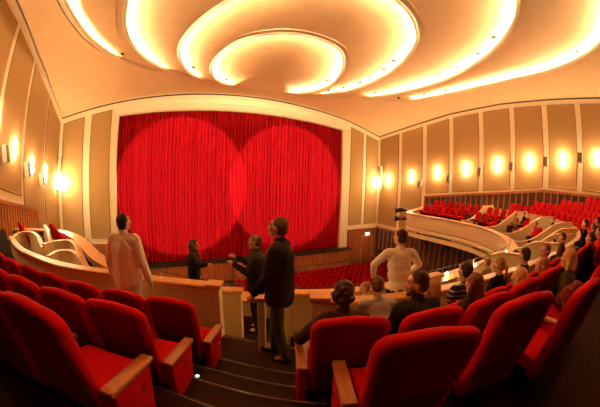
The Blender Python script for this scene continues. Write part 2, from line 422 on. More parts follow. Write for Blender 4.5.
# lips (moulded edge and shelf) and lamp strips
for k in range(4):
    P, n_, g = RC[k], RN[k], GF[k]
    bm = bmesh.new(); rings = []
    prof = [(CAV+.02, .02), (CAV+.02, .06), (.06, .06), (.02, .10), (-.03, .10), (-.05, .05), (-.05, -.06), (0, -.10), (.05, -.10), (.07, -.05), (.12, -.05), (.15, 0.0)]
    for i in range(NR):
        gi = g[i]
        rings.append([bm.verts.new((P[i].x+n_[i].x*d_*(gi if d_ > .2 else min(1, gi*6)), P[i].y+n_[i].y*d_*(gi if d_ > .2 else min(1, gi*6)), S(P[i].x, P[i].y)+h*gi+(.003 if gi == 0 else 0))) for d_, h in prof])
    for i in range(NR):
        if g[i] == 0 and g[(i+1) % NR] == 0: continue
        a, b = rings[i], rings[(i+1) % NR]
        for q in range(len(prof)-1): bm.faces.new([a[q], a[q+1], b[q+1], b[q]])
    obj('cove_lip', bm, M['cream'], ceil, smooth=False)
    bm = bmesh.new()
    idx = [i for i in range(NR) if g[i] > .2]
    st = [i for i in idx if (i-1) % NR not in idx][0]
    seq = [(st+j) % NR for j in range(len(idx))]
    tube(bm, [(P[i].x+n_[i].x*.2, P[i].y+n_[i].y*.2, S(P[i].x, P[i].y)+.05+.07*g[i]) for i in seq], .03, 5)
    obj('cove_lamp', bm, M['lamp'], ceil)

# small dark spotlights in the coves (and two ceiling hooks)
def ceiling_spot(loc, aim, name='ceiling_spotlight'):
    r = empty(name, loc); r.rotation_euler = (0, 0, math.atan2(aim[0], -aim[1]))
    bm = bmesh.new(); tube(bm, [(0, 0, .10), (0, 0, -.10)], .02); obj('stem', bm, M['black'], r)
    bm = bmesh.new(); tube(bm, [(0, .13, -.10), (0, -.02, -.16), (0, -.18, -.22)], [.045, .07, .085], 12); obj('spot_head', bm, M['black'], r, smooth=True)
    return r
words = 'first second third fourth fifth sixth seventh eighth ninth'.split()
tens = words+'tenth eleventh twelfth thirteenth fourteenth fifteenth sixteenth seventeenth eighteenth nineteenth twentieth'.split()
tens += ['twenty-'+q for q in words]+['thirtieth']+['thirty-'+q for q in words]+['fortieth']+['forty-'+q for q in words]+['fiftieth']+['fifty-'+q for q in words]
ringname = ['smallest ceiling ring', 'second ceiling ring', 'third ceiling ring', 'outermost ceiling ring']
SP = {0: [(4.6, 20.8), (10.4, 21.0), (11.0, 19.9), (11.4, 17.6)], 1: [(12.4, 19.2), (12.9, 18.0), (13.2, 16.4), (13.2, 15.2), (13.1, 13.6), (12.7, 12.3), (1.8, 18.6)],
      2: [(15.0, 17.0), (15.8, 14.0), (15.9, 11.6), (15.5, 9.6), (14.7, 7.6), (13.7, 6.1)], 3: [(-2.1, 15.9), (16.7, 16.0), (17.3, 14.2), (17.7, 12.2), (17.8, 10.0), (17.8, 8.0), (17.7, 5.8), (17.4, 3.8), (16.7, 2.0)]}
for k, L in SP.items():
    lefts = [p for p in L if p[0] < 5]; rights = sorted([p for p in L if p[0] >= 5], key=lambda p: -p[1])
    for side, LL in (('left', lefts), ('right', rights)):
        for j, (x, y) in enumerate(LL):
            i = min(range(NR), key=lambda i: (RC[k][i]-Vector((x, y, 0))).length); p = RC[k][i]-RN[k][i]*.34
            o = ceiling_spot((p.x, p.y, S(p.x, p.y)+.27), -RN[k][i])
            if side == 'left': lab = 'small dark spotlight at the left end of the %s' % ringname[k]
            else: lab = 'dark spotlight, right edge of the %s, %s from the stage' % (ringname[k], words[j])
            tag(o, lab, 'spotlight', 'small dark spotlights along the ceiling coves')

# ------------------------------------------------------------------ stage: curtain, apron, steps
bm = bmesh.new(); nx = 900; zs = [0, .03, .3, .6, .9, 1.0]; cols = []
random.seed(3)
ph = 0; prof = []
wd = []
while sum(wd) < 60: wd.append(random.uniform(.16, .34))
edges = [0]
for w_ in wd: edges.append(edges[-1]+w_)
j = 0
for i in range(nx+1):
    x = OX0-.2+(OX1-OX0+.4)*i/nx; s = x-OX0+.2
    while edges[j+1] < s: j += 1
    t = (s-edges[j])/(edges[j+1]-edges[j])
    prof.append((x, t, j))
amp = [random.uniform(.10, .24) for _ in edges]
for x, t, j in prof:
    cols.append([bm.verts.new((x, YF+.32-amp[j]*(abs(math.sin(PI*t))**.7)+.02*math.sin(x*1.3+z_*5)*z_, (OZ0+.02)+(zopen(x)+.25-OZ0)*z_)) for z_ in zs])
for a, b in zip(cols, cols[1:]):
    for k in range(len(zs)-1): bm.faces.new([a[k], b[k], b[k+1], a[k+1]])
tag(obj('stage_curtain', bm, M['curtain'], smooth=True), 'huge closed red velvet stage curtain hanging in deep folds', 'curtain')
bm = bmesh.new(); box(bm, (OX0-.6, YF+.55, ZF), (OX1+.6, YF+.8, 6)); struct('wall_stage', bm, M['dark'])
AY = 22.6
st = empty('stage_platform', (6.9, AY, ZF)); tag(st, 'dark stage floor edge with wood-panelled front below the curtain', 'stage')
H = OZ0-ZF-.02
bm = bmesh.new(); box(bm, (-9.9, 0, H-.10), (10.7, YF-.15-AY, H)); box(bm, (-9.8, YF-.15-AY, H-.10), (9.66, YF+.5-AY, H)); obj('stage_floor', bm, M['black'], st)
bm = bmesh.new(); box(bm, (-9.85, .05, 0), (10.65, .30, H-.10))
for i in range(24): box(bm, (-9.85+i*.87, .02, 0), (-9.78+i*.87, .06, H-.10))
obj('front_panelling', bm, M['wood'], st)
# steps to the stage in the middle
sp = empty('stage_steps', (6.95, AY-.02, ZF)); tag(sp, 'steps with pale edges up to the middle of the stage', 'stairs')
for i in range(6):
    bm = bmesh.new(); z = (i+1)*H/7; y0 = -.30*(6-i); box(bm, (-.75, y0, 0), (.75, y0+.30, z)); o = obj('step', bm, M['wood'], sp)
    bm = bmesh.new(); box(bm, (-.75, y0-.01, z-.02), (.75, y0+.05, z+.006)); obj('nosing', bm, M['nosing'], o)
# low wooden dark railing before the first stalls row
bm = bmesh.new(); tube(bm, [(8.2, 21.25, -7.62), (20.4, 21.25, -7.62)], .035, 6)
for i in range(11): tube(bm, [(8.2+i*1.22, 21.25, ZF), (8.2+i*1.22, 21.25, -7.62)], .02, 6)
tag(obj('pit_railing', bm, M['black']), 'thin dark rail in front of the first stalls row', 'railing')

# ------------------------------------------------------------------ theatre seats
def outline(hw_b, hw_m, z0, z1, n=26, rc=.13):
    """back outline, closed list (x, z): widens upwards, big rounded shoulders, softly domed top"""
    R = [(hw_b, z0)]
    for i in range(1, 7):
        t = i/6; R.append((hw_b+(hw_m-hw_b)*math.sin(t*PI/2), z0+(z1-rc-z0)*t))
    for i in range(1, 9):
        a = i/8*PI/2; R.append((hw_m-rc*.95+rc*.95*math.cos(a)*1.0, z1-rc+rc*.82*math.sin(a)))
    x_, z_ = R[-1]
    for i in range(1, 4): R.append((x_*(1-i/3.0), z_+(z1-z_)*math.sin(i/3*PI/2)))
    L = [(-x, z) for x, z in R[:-1]]
    return R+L[::-1]
def scale_loop(L, d, c=(0, .64)):
    out = []; n = len(L)
    for i, (x, z) in enumerate(L):
        a = Vector(L[i-1]); b = Vector(L[(i+1) % n]); t = (b-a).normalized(); nrm = Vector((-t.y, t.x)); 
        if nrm.dot(Vector((x-c[0], z-c[1]))) > 0: nrm = -nrm
        out.append((x+nrm.x*d, z+nrm.y*d))
    return out
TILT = math.radians(15)
def back_pt(x, y, z, curve=.0):   # tilt the backrest about its foot
    y2 = y-.19+curve; z2 = z-.28
    return (x, y2*1.0-z2*math.sin(TILT), .28+z2*math.cos(TILT))
def seat_meshes():
    ms = {}
    L = outline(.232, .278, .28, 1.11)
    def cv(x): return .35*x*x
    # padded shell: side rim wraps from the front cushion to the rear edge
    bm = bmesh.new()
    loops = [(scale_loop(L, .10), .050), (scale_loop(L, .05), .055), (scale_loop(L, .015), .040), (L, .010), (L, -.020), (scale_loop(L, .008), -.040), (scale_loop(L, .030), -.050), (scale_loop(L, .048), -.044), (scale_loop(L, .052), -.032)]
    R = [[bm.verts.new(back_pt(x, y+cv(x), z)) for x, z in lp] for lp, y in loops]
    for a, b in zip(R, R[1:]):
        for i in range(len(a)): bm.faces.new([a[i], a[(i+1) % len(a)], b[(i+1) % len(a)], b[i]])
    bm.faces.new(R[0]); bm.faces.new(R[-1][::-1])
    ms['backrest'] = (bm, M['red'], True)
    # rear panels: cloth above with its shade painted in, veneer below
    def panel(zlo, zhi, yy, m):
        P = [(x, z) for x, z in scale_loop(L, .053)]
        bm = bmesh.new(); rows = []
        nz = 14
        for j in range(nz+1):
            z = zlo+(zhi-zlo)*j/nz
            # half width at this height
            hw = 0
            for (x0, z0_), (x1, z1_) in zip(P, P[1:]):
                if x0 > -.001 and x1 > -.001 and min(z0_, z1_) <= z <= max(z0_, z1_)+1e-9 and abs(z1_-z0_) > 1e-9:
                    hw = max(hw, x0+(x1-x0)*(z-z0_)/(z1_-z0_))
            hw = max(hw, .004)
            rows.append([bm.verts.new(back_pt(hw*(k/4-1), yy+cv(hw*(k/4-1)), z)) for k in range(9)])
        for a, b in zip(rows, rows[1:]):
            for k in range(8): bm.faces.new([a[k], a[k+1], b[k+1], b[k]])
        g = bmesh.ops.extrude_face_region(bm, geom=list(bm.faces))
        for v in [v for v in g['geom'] if isinstance(v, bmesh.types.BMVert)]: v.co.y += .012
        return (bm, m, False)
    top = max(z for x, z in scale_loop(L, .053))
    ms['rear_panel'] = panel(.64, top-.002, -.042, M['red_shaded'])
    ms['lower_panel'] = panel(.335, .635, -.050, M['brown'])
    # seat cushion
    bm = bmesh.new(); prof = [(-.17, .33), (-.19, .38), (-.17, .44), (-.10, .455), (.10, .46), (.20, .455), (.255, .43), (.265, .385), (.24, .34), (.1, .315)]
    A = [bm.verts.new((-.235, y, z)) for y, z in prof]; B = [bm.verts.new((.235, y, z)) for y, z in prof]; n = len(prof)
    bm.faces.new(A); bm.faces.new(B[::-1])
    for i in range(n): bm.faces.new([A[i], B[i], B[(i+1) % n], A[(i+1) % n]])
    bevel(bm, .018, 2); ms['seat_cushion'] = (bm, M['red'], True)
    # support below
    bm = bmesh.new(); box(bm, (-.03, -.1, 0), (.03, .1, .32)); box(bm, (-.2, -.12, .27), (.2, .12, .32)); box(bm, (-.14, -.15, 0), (.14, .15, .02)); ms['pedestal'] = (bm, M['black'], False)
    # armrest (right hand side): slim upholstered cheek with a wooden top
    def arm(x, full):
        bm = bmesh.new(); t = .036 if full else .02
        P = [(-.24, .0 if full else .25), (.10 if full else .16, .0 if full else .25), (.20, .47), (-.22, .51)] if full else [(-.20, .30), (.1, .30), (.15, .50), (-.20, .54)]
        a = [bm.verts.new((x-t, y, z)) for y, z in P]; b = [bm.verts.new((x+t, y, z)) for y, z in P]
        bm.faces.new(a); bm.faces.new(b[::-1])
        for i in range(4): bm.faces.new([a[i], b[i], b[(i+1) % 4], a[(i+1) % 4]])
        bevel(bm, .01, 2); side = bm
        bm = bmesh.new(); w_ = .045 if full else .028
        y1, z1 = (.24, .48) if full else (.18, .51)
        z9 = .51 if full else .56
        hexa(bm, [(x-w_, -.25, z9), (x+w_, -.25, z9), (x+w_, y1, z1-.005), (x-w_, y1, z1-.005), (x-w_, -.25, z9+.04), (x+w_, -.25, z9+.04), (x+w_, y1, z1+.035), (x-w_, y1, z1+.035)])
        bevel(bm, .012, 2)
        return side, bm
    for nm, x, full in (('armR', .285, False), ('armL', -.285, False), ('endR', .31, True), ('endL', -.31, True)):
        s, t = arm(x, full); ms[nm] = (s, M['red'], True); ms[nm+'_top'] = (t, M['armwood'], True)
        if full:
            bm = bmesh.new(); xx = x+math.copysign(.038, x); lathe(bm, [(.016, -.002), (.016, .002)], 12)
            for v in bm.verts: v.co = Vector((xx+v.co.z, .06+v.co.x*.8, .36+v.co.y*1.5))
            ms[nm+'_tag'] = (bm, M['brass'], False)
    out = {}
    for k, (bm, m, sm) in ms.items():
        o = obj(k, bm, m, smooth=sm); out[k] = o.data; bpy.data.objects.remove(o)
    return out
SM = seat_meshes()
def put(name, me, parent):
    o = bpy.data.objects.new(name, me); C.objects.link(o); o.parent = parent; return o
def theatre_seat(loc, heading, label, group, arms=('armR',), name='theatre_seat', full=True):
    r = empty(name, loc, -heading)
    put('backrest', SM['backrest'], r)
    if full:
        put('rear_panel', SM['rear_panel'], r); put('lower_panel', SM['lower_panel'], r)
        put('pedestal', SM['pedestal'], r)
    put('seat_cushion', SM['seat_cushion'], r)
    for a in arms:
        o = put('armrest', SM[a], r); put('arm_top', SM[a+'_top'], o)
        if a+'_tag' in SM: put('number_tag', SM[a+'_tag'], o)
    return tag(r, label, 'seat', group)
# simpler one for the far rows: rounded back and cushion in one mesh
bm = bmesh.new()
L = outline(.20, .235, .30, .95)[::2]
for lp, y0, y1 in ((L, -.05, .03),):
    a = [bm.verts.new(back_pt(x, y0+.3*x*x, z)) for x, z in lp]; b = [bm.verts.new(back_pt(x, y1+.3*x*x, z)) for x, z in lp]
    bm.faces.new(a); bm.faces.new(b[::-1])
    for i in range(len(a)): bm.faces.new([a[i], a[(i+1) % len(a)], b[(i+1) % len(a)], b[i]])
bmesh.ops.bevel(bm, geom=[e_ for e_ in bm.edges if e_.calc_length() < .3 and len(e_.link_faces) == 2 and max(len(f.verts) for f in e_.link_faces) > 4], offset=.015, segments=2, affect='EDGES')
box(bm, (-.22, -.15, .38), (.22, .22, .48)); box(bm, (-.03, -.08, 0), (.03, .08, .4))
o = obj('x', bm, M['red'], smooth=False); FAR = o.data; bpy.data.objects.remove(o)
def far_seat(loc, heading, label, group):
    o = bpy.data.objects.new('theatre_seat', FAR); C.objects.link(o); o.location = loc; o.rotation_euler = (0, 0, -heading)
    return tag(o, label, 'seat', group)

# projection of a world point into the photograph, only used to skip seats outside the view
def pj(P):
    c, s = math.cos(YAW), math.sin(YAW); x = c*P[0]-s*P[1]; y = s*P[0]+c*P[1]; z = P[2]
    cp, sp_ = math.cos(PIT), math.sin(PIT); y, z = cp*y+sp_*z, -sp_*y+cp*z
    cr, sr = math.cos(ROLL), math.sin(ROLL); x, z = cr*x-sr*z, sr*x+cr*z
    h = math.hypot(x, z); th = math.atan2(h, y); r = 2*math.sin(th/2)*F_PX/max(h, 1e-6)
    return 300+x*r, 203.5-z*r
def seen(P, m=25):
    x, y = pj(P); return -m < x < 600+m and -m < y < 407+m

# stalls: rows facing the stage
k = 0
for j in range(8):
    y = 20.55-.95*j; z = ZF+.02+.05*j
    cnt_ = 0
    for i in range(32, -1, -1):
        x = 2.6+.56*i+(.28 if j % 2 else 0)
        if x > 20.6 or abs(x-6.95) < .6 and False: continue
        px, py = pj((x, y-.3, z+.9))
        if px < 205 or (px < 276 and j < 9 and not 232 < px): continue
        if py > 300 or px > 470: continue
        cnt_ += 1
        far_seat((x, y, z), 0, 'red stalls seat, %s row from the stage, %s from the right wall' % (words[j], tens[cnt_-1]), 'stalls seats facing the stage')

# ------------------------------------------------------------------ balcony
DIV = [(-7.5, 13.2), (-5.4, 9.9), (-4.0, 7.75), (-2.9, 6.5), (-2.1, 5.68), (-1.4, 5.12), (-.2, 4.36), (.95, 3.72), (1.9, 2.95), (2.6, 2.68), (4.2, 2.45), (6.2, 2.3), (8.6, 2.02), (10.4, 1.9), (12.2, 1.85), (13.8, 2.0), (16.1, 2.6), (17.7, 3.9), (18.8, 5.6), (19.5, 7.3), (19.9, 9.2), (21.2, 11.2)]
DC = resample(catmull([(x, y, 0) for x, y in DIV], 12), 400)
DN = []
for i in range(400):
    t = (DC[min(399, i+1)]-DC[max(0, i-1)]).normalized(); DN.append(Vector((t.y, -t.x, 0)))
for _ in range(6): DN = [DN[0]]+[((DN[i-1]+DN[i]+DN[i+1])/3).normalized() for i in range(1, 399)]+[DN[-1]]
RIM = [(-7.5, 14.6), (-5.6, 14.3), (-4.2, 13.6), (-3.2, 12.4), (-2.45, 10.9), (-1.75, 9.4), (-.8, 8.0), (.3, 6.9), (1.7, 5.8), (3.0, 5.1), (4.4, 4.7), (6.5, 4.5), (9, 4.45), (11.4, 4.6), (13.2, 5.4), (14.6, 6.7), (15.6, 8.4), (16, 10.2), (16.05, 12.2), (16.05, 13.8), (16.4, 14.75), (17.6, 15.5), (21.25, 17.1)]
RM_ = resample(catmull([(x, y, 0) for x, y in RIM], 10), 260)
def tz(k): return -2.25+.315*k
def edge(k): return 0 if k == 0 else .43+.8*k
def clampx(p): return Vector((max(XL-.2, min(XR+.2, p.x)), max(YB-.2, p.y), p.z))
# base slab and soffit
bm = bmesh.new(); pts = [(p.x, p.y) for p in RM_]
prism(bm, [(XL, YB)]+[(XL, pts[0][1])]+pts[1:-1]+[(XR, pts[-1][1]), (XR, YB)], -4.05, -2.98)
struct('floor_balcony', bm, M['carpet'])
# raked tiers behind the divider
NT = 14
bm = bmesh.new()
for k in range(NT):
    o0, o1 = edge(k), edge(k+1)
    a = []; b = []; c_ = []
    for i in range(400):
        p, q = clampx(DC[i]+DN[i]*o0), clampx(DC[i]+DN[i]*o1)
        a.append(bm.verts.new((p.x, p.y, tz(k)))); b.append(bm.verts.new((q.x, q.y, tz(k)))); c_.append(bm.verts.new((p.x, p.y, tz(k)-(.32 if k else .8))))
    for i in range(399):
        bm.faces.new([a[i], a[i+1], b[i+1], b[i]]); bm.faces.new([c_[i], c_[i+1], a[i+1], a[i]])
bmesh.ops.dissolve_degenerate(bm, dist=1e-4, edges=bm.edges)
struct('floor_tiers', bm, M['carpet'])

def wall_strip(name, pts, ztop, zbot, th, m, cap_m=None, cap_w=.10, cap_h=.05, parent=None, capname='cap'):
    """wall following pts (Vectors), centred on them; optional wooden cap as a part"""
    n = len(pts); nr = []
    for i in range(n):
        t = (pts[min(n-1, i+1)]-pts[max(0, i-1)]); t.z = 0; t.normalize(); nr.append(Vector((-t.y, t.x, 0)))
    zt = ztop if callable(ztop) else (lambda s: ztop); zb = zbot if callable(zbot) else (lambda s: zbot)
    def sweep(prof):   # prof(s): (offset, z) loop
        bm = bmesh.new(); R = []
        for i in range(n):
            R.append([bm.verts.new((pts[i].x+nr[i].x*o_, pts[i].y+nr[i].y*o_, z)) for o_, z in prof(i/(n-1))])
        for a, b in zip(R, R[1:]):
            for k in range(len(a)): bm.faces.new([a[k], a[(k+1) % len(a)], b[(k+1) % len(a)], b[k]])
        bm.faces.new(R[0]); bm.faces.new(R[-1][::-1]); return bm
    o = obj(name, sweep(lambda s: [(-th/2, zb(s)), (th/2, zb(s)), (th/2, zt(s)), (-th/2, zt(s))]), m, parent)
    if cap_m:
        w2 = cap_w/2+th/2
        obj(capname, sweep(lambda s: [(-w2, zt(s)), (w2, zt(s)), (w2, zt(s)+cap_h*.7), (w2-.015, zt(s)+cap_h), (-w2+.015, zt(s)+cap_h), (-w2, zt(s)+cap_h*.7)]), cap_m, o)
    return o
def idx_near(P, q): q = Vector((*q, 0)); return min(range(len(P)), key=lambda i: (P[i]-q).length)
iG0, iG1 = idx_near(DC, (.72, 3.86)), idx_near(DC, (1.75, 3.05))
iW = idx_near(DC, (-4.85, 9.05))
def divtop_r(s): return -1.53-.27*min(1, s*5)
o = wall_strip('balcony_parapet', DC[iW:iG0+1], lambda s: -1.82+.12*s if s < .3 else -1.784+.26*min(1, (s-.3)/.5), -2.9, .12, M['parapet'], M['oak'], .09, .05, capname='wooden_rail')
tag(o, 'long curved plaster parapet with wooden rail in front of the left seat block', 'parapet')
o = wall_strip('balcony_parapet', DC[iG1:], divtop_r, -3.0, .12, M['parapet'], M['oak'], .09, .05, capname='wooden_rail')
tag(o, 'curved plaster parapet with wooden rail sweeping round the right seat block', 'parapet')
# end posts
def post(p, z0, z1, w_, label, rot=-.5):
    r = empty('parapet_post', (p[0], p[1], z0), rot)
    bm = bmesh.new(); box(bm, (-w_/2, -w_/2, 0), (w_/2, w_/2, z1-z0-.05)); bevel(bm, .006, 1); obj('post_body', bm, M['parapet'], r)
    bm = bmesh.new(); box(bm, (-w_/2-.025, -w_/2-.025, z1-z0-.055), (w_/2+.025, w_/2+.025, z1-z0)); bevel(bm, .01, 2); obj('post_cap', bm, M['oak'], r)
    tag(r, label, 'post', 'end posts of the balcony parapets')
post((.78, 3.82), -2.6, -1.45, .16, 'cream parapet post with wooden cap left of the aisle steps')
post((1.23, 3.25), -2.6, -1.48, .09, 'slim cream parapet post in the middle of the aisle, beside the tall dark-suited person')
post((1.88, 2.97), -2.95, -1.45, .20, 'cream parapet post with wooden cap right of the aisle')
# second, lower parapet in front of the gate
W2L = resample(catmull([(-.9, 5.75, 0), (-.3, 5.35, 0), (.5, 4.85, 0), (1.22, 4.46, 0)], 8), 20)
W2R = resample(catmull([(1.98, 4.08, 0), (2.7, 3.78, 0), (3.4, 3.62, 0), (5.0, 3.45, 0)], 8), 20)
for P, lab in ((W2L, 'lower plaster parapet with wooden rail, left part in front of the gate'), (W2R, 'lower plaster parapet with wooden rail, right part beyond the gate')):
    o = wall_strip('balcony_parapet', P, -1.90, -2.98, .12, M['parapet'], M['oak'], .10, .06, capname='wooden_rail'); tag(o, lab, 'parapet')
post((1.27, 4.43), -2.98, -1.83, .13, 'cream parapet post with wooden cap on the lower parapet, left of the steps')
post((1.97, 4.08), -2.98, -1.83, .14, 'cream parapet post with wooden cap on the lower parapet, right of the steps')

# raised landing between the parapets, right of the gate
bm = bmesh.new(); prism(bm, [(2.0, 3.98), (2.0, 3.05), (2.7, 2.76), (4.2, 2.53), (5.0, 2.47), (5.0, 3.40), (3.4, 3.56), (2.7, 3.72)], -2.97, -2.62); struct('floor_landing', bm, M['carpet'])
# front of the balcony: ledge, white band, stepped underside
def sweep_rim(name, prof, m, parent=None, P=RM_):
    n = len(P); bm = bmesh.new(); R = []
    for i in range(n):
        t = (P[min(n-1, i+1)]-P[max(0, i-1)]).normalized(); nr = Vector((-t.y, t.x, 0))   # towards the void
        R.append([bm.verts.new((P[i].x+nr.x*o_, P[i].y+nr.y*o_, z)) for o_, z in prof])
    for a, b in zip(R, R[1:]):
        for k in range(len(a)): bm.faces.new([a[k], a[(k+1) % len(a)], b[(k+1) % len(a)], b[k]])
    bm.faces.new(R[0]); bm.faces.new(R[-1][::-1])
    return obj(name, bm, m, parent)
rim = empty('balcony_fascia', (0, 0, 0)); tag(rim, 'long cream curved balcony front running round over the stalls', 'balcony front')
sweep_rim('front_band', [(-.10, -3.0), (-.10, -2.56), (.06, -2.56), (.08, -2.7), (.10, -3.0), (.09, -3.35), (.03, -3.40), (-.10, -3.42)], M['front'], rim)
sweep_rim('moulding', [(-.05, -3.42), (.02, -3.42), (.02, -3.50), (.10, -3.52), (.10, -3.66), (0, -3.68), (0, -3.80), (.06, -3.82), (.06, -4.06), (-.05, -4.06)], M['cream'], rim)
sweep_rim('ledge', [(-.34, -2.56), (.13, -2.56), (.14, -2.50), (-.34, -2.50)], M['oak'], rim)
# slender rail on little posts above the ledge
iA, iB = idx_near(RM_, (-2.45, 10.9)), idx_near(RM_, (13.4, 5.6))
rl = empty('ledge_rail', (0, 0, 0)); tag(rl, 'thin dark hand rail on short posts above the balcony ledge', 'railing')
bm = bmesh.new(); tube(bm, [(p.x, p.y, -2.30) for p in RM_[iA:iB]], .012, 6); obj('rail', bm, M['black'], rl)
for i in range(iA, iB, 5):
    p = RM_[i]; bm = bmesh.new(); tube(bm, [(p.x, p.y, -2.5), (p.x, p.y, -2.30)], .01, 6); obj('rail_post', bm, M['brass'], rl)
# added glowing pieces standing in for bright glints along the ledge at the right
for j, (px_, lab) in enumerate(((6.6, 'added glow for a bright glint on the balcony ledge, behind the ponytailed head'), (8.0, 'added glow for a bright glint on the balcony ledge, nearest the striped sweater'), (9.4, 'added glow for a bright glint on the balcony ledge, middle one'), (10.6, 'added glow for a bright glint on the balcony ledge, farthest along'))):
    i = min(range(len(RM_)), key=lambda i: abs(RM_[i].x-px_)+(10 if RM_[i].y > 6 else 0)); p = RM_[i]
    r = empty('ledge_glint', (p.x, p.y-.15, -2.5))
    bm = bmesh.new(); lathe(bm, [(.035, 0), (.035, .01), (.008, .015), (.008, .07)], 12); obj('glint_base', bm, M['brass'], r)
    bm = bmesh.new(); lathe(bm, [(.015, .06), (.045, .07), (.035, .115), (.012, .13)], 12); obj('glint_glow', bm, M['glass'], r)
    tag(r, lab, 'lamp', 'added glints on the balcony ledge')

# curved partitions of the boxes
def partition(po, pi, zo, zi, label, bow=.25, zb=-2.98):
    a, b = Vector((*po, 0)), Vector((*pi, 0)); t = (b-a).normalized(); n_ = Vector((-t.y, t.x, 0)); N_ = 22
    P = [a.lerp(b, i/N_)+n_*bow*math.sin(PI*i/N_) for i in range(N_+1)]
    def zt(s):
        h = zo+(zi-zo)*(.5-.5*math.cos(PI*min(1, max(0, (s-.30)/.62)))); return h
    o = wall_strip('box_partition', P, zt, zb, .10, M['parapet'], M['oak'], .05, .035, capname='rail')
    return tag(o, label, 'partition', 'curved box partitions on the balcony')
PR = [((20.4, 9.9), (16.35, 10.1), 'between the two seat groups nearest the stage at right'), ((18.9, 6.6), (15.6, 7.9), 'curved, second from the stage end of the right boxes'),
      ((17.9, 4.4), (14.6, 6.3), 'curved, where the right boxes begin to turn'), ((16.3, 2.85), (13.1, 5.0), 'curved, at the corner of the right boxes'),
      ((14.3, 2.15), (11.9, 4.4), 'curved, just past the corner of the right boxes'),
      ((12.2, 1.95), (10.6, 4.3), 'right of the middle boxes'), ((9.6, 2.05), (8.9, 4.3), 'in the middle boxes behind the ledge'), ((7.2, 2.3), (7.0, 4.3), 'behind the ponytailed head')]
for po, pi, t in PR: partition(po, pi, -1.62, -2.46, 'low beige box partition with a swooping top, '+t)
def curved_wall(pts, z0, z1, label):
    P = resample(catmull([(x, y, 0) for x, y in pts], 10), 30)
    o = wall_strip('box_partition', P, lambda t: z0+(z1-z0)*sstep((t-.55)/.45), -2.98, .10, M['parapet'], M['oak'], .05, .035, capname='rail')
    return tag(o, label, 'partition', 'curved box partitions on the balcony')
curved_wall([(-4.8, 9.15), (-4.9, 9.85), (-4.5, 10.0), (-3.9, 9.3), (-3.3, 8.2)], -1.85, -1.95, 'rounded beige box wall at the far left end of the left parapet')
curved_wall([(-3.35, 8.35), (-3.1, 8.75), (-2.6, 8.85), (-2.2, 8.2), (-1.75, 7.1)], -1.9, -2.05, 'rounded beige box wall, second from the left end of the left parapet')
curved_wall([(-2.75, 7.1), (-2.6, 7.6), (-2.2, 7.6), (-1.8, 7.0), (-1.35, 6.1)], -1.9, -2.1, 'rounded beige box wall just inside the left parapet, nearest the cream coat')
curved_wall([(-5.0, 12.9), (-4.6, 12.1), (-3.9, 10.5), (-3.45, 9.4)], -2.1, -2.25, 'beige box wall between the two left rows of box seats')
# box seats
def inpoly_x(p): return XL+.5 < p.x < XR-.5
def headv(dx, dy): return math.atan2(dx, dy)
def box_row(x0, y0, x1, y1, n, z, hd, lab, grp):
    for i in range(n):
        t = i/max(1, n-1); far_seat((x0+(x1-x0)*t, y0+(y1-y0)*t, z), hd, lab+', %s from the stage side' % words[i], grp)
def plinth(pts, z, lab=None):
    bm = bmesh.new(); prism(bm, pts, -2.98, z); struct('floor_box', bm, M['carpet'])
box_row(17.1, 14.0, 17.05, 10.7, 7, -2.80, -1.3, 'red seat in the first right box, row along the ledge', 'first right box, front row')
box_row(18.7, 14.2, 18.6, 10.6, 7, -2.55, -1.3, 'red seat in the first right box, rear row', 'first right box, rear row')
box_row(17.0, 9.5, 16.7, 8.1, 3, -2.80, -1.2, 'red seat in the second right box, row along the ledge', 'second right box, front row')
box_row(18.6, 9.5, 18.3, 7.2, 5, -2.55, -1.2, 'red seat in the second right box, rear row', 'second right box, rear row')
box_row(16.9, 6.8, 16.2, 5.9, 2, -2.80, -1.0, 'red seat in the third right box', 'third right box')
box_row(17.9, 6.4, 17.5, 5.5, 2, -2.80, -1.0, 'red seat in the third right box, by the parapet', 'third right box, rear row')
box_row(15.9, 4.9, 15.0, 4.2, 2, -2.98, -.8, 'red seat in the corner box', 'corner box seats')
box_row(13.2, 3.7, 12.3, 3.3, 2, -2.98, -.4, 'red seat in the box after the corner', 'box seats after the corner')
for pts, z_ in (([(16.35, 10.3), (17.9, 10.25), (17.9, 14.9), (16.35, 14.2)], -2.80), ([(17.9, 10.25), (20.4, 10.1), (20.9, 14.8), (17.9, 14.9)], -2.55), ([(16.2, 8.0), (17.7, 7.3), (17.9, 9.9), (16.35, 9.9)], -2.80), ([(17.7, 7.3), (18.9, 6.9), (20.0, 9.7), (17.9, 9.9)], -2.55), ([(15.3, 6.3), (17.6, 4.9), (18.6, 6.5), (16.0, 7.6)], -2.80)): plinth(pts, z_)
box_row(-5.9, 12.7, -4.5, 10.3, 6, -2.80, .75, 'red seat in the left boxes, row nearer the left wall', 'left box seats, wall row')
box_row(-4.05, 12.2, -2.6, 9.3, 7, -2.80, .75, 'red seat in the left boxes, row nearer the balcony ledge', 'left box seats, ledge row')

plinth([(-7.4, 10.6), (-4.4, 9.3), (-2.1, 8.8), (-2.4, 9.9), (-3.6, 12.3), (-4.4, 13.3), (-7.4, 14.2)], -2.80)
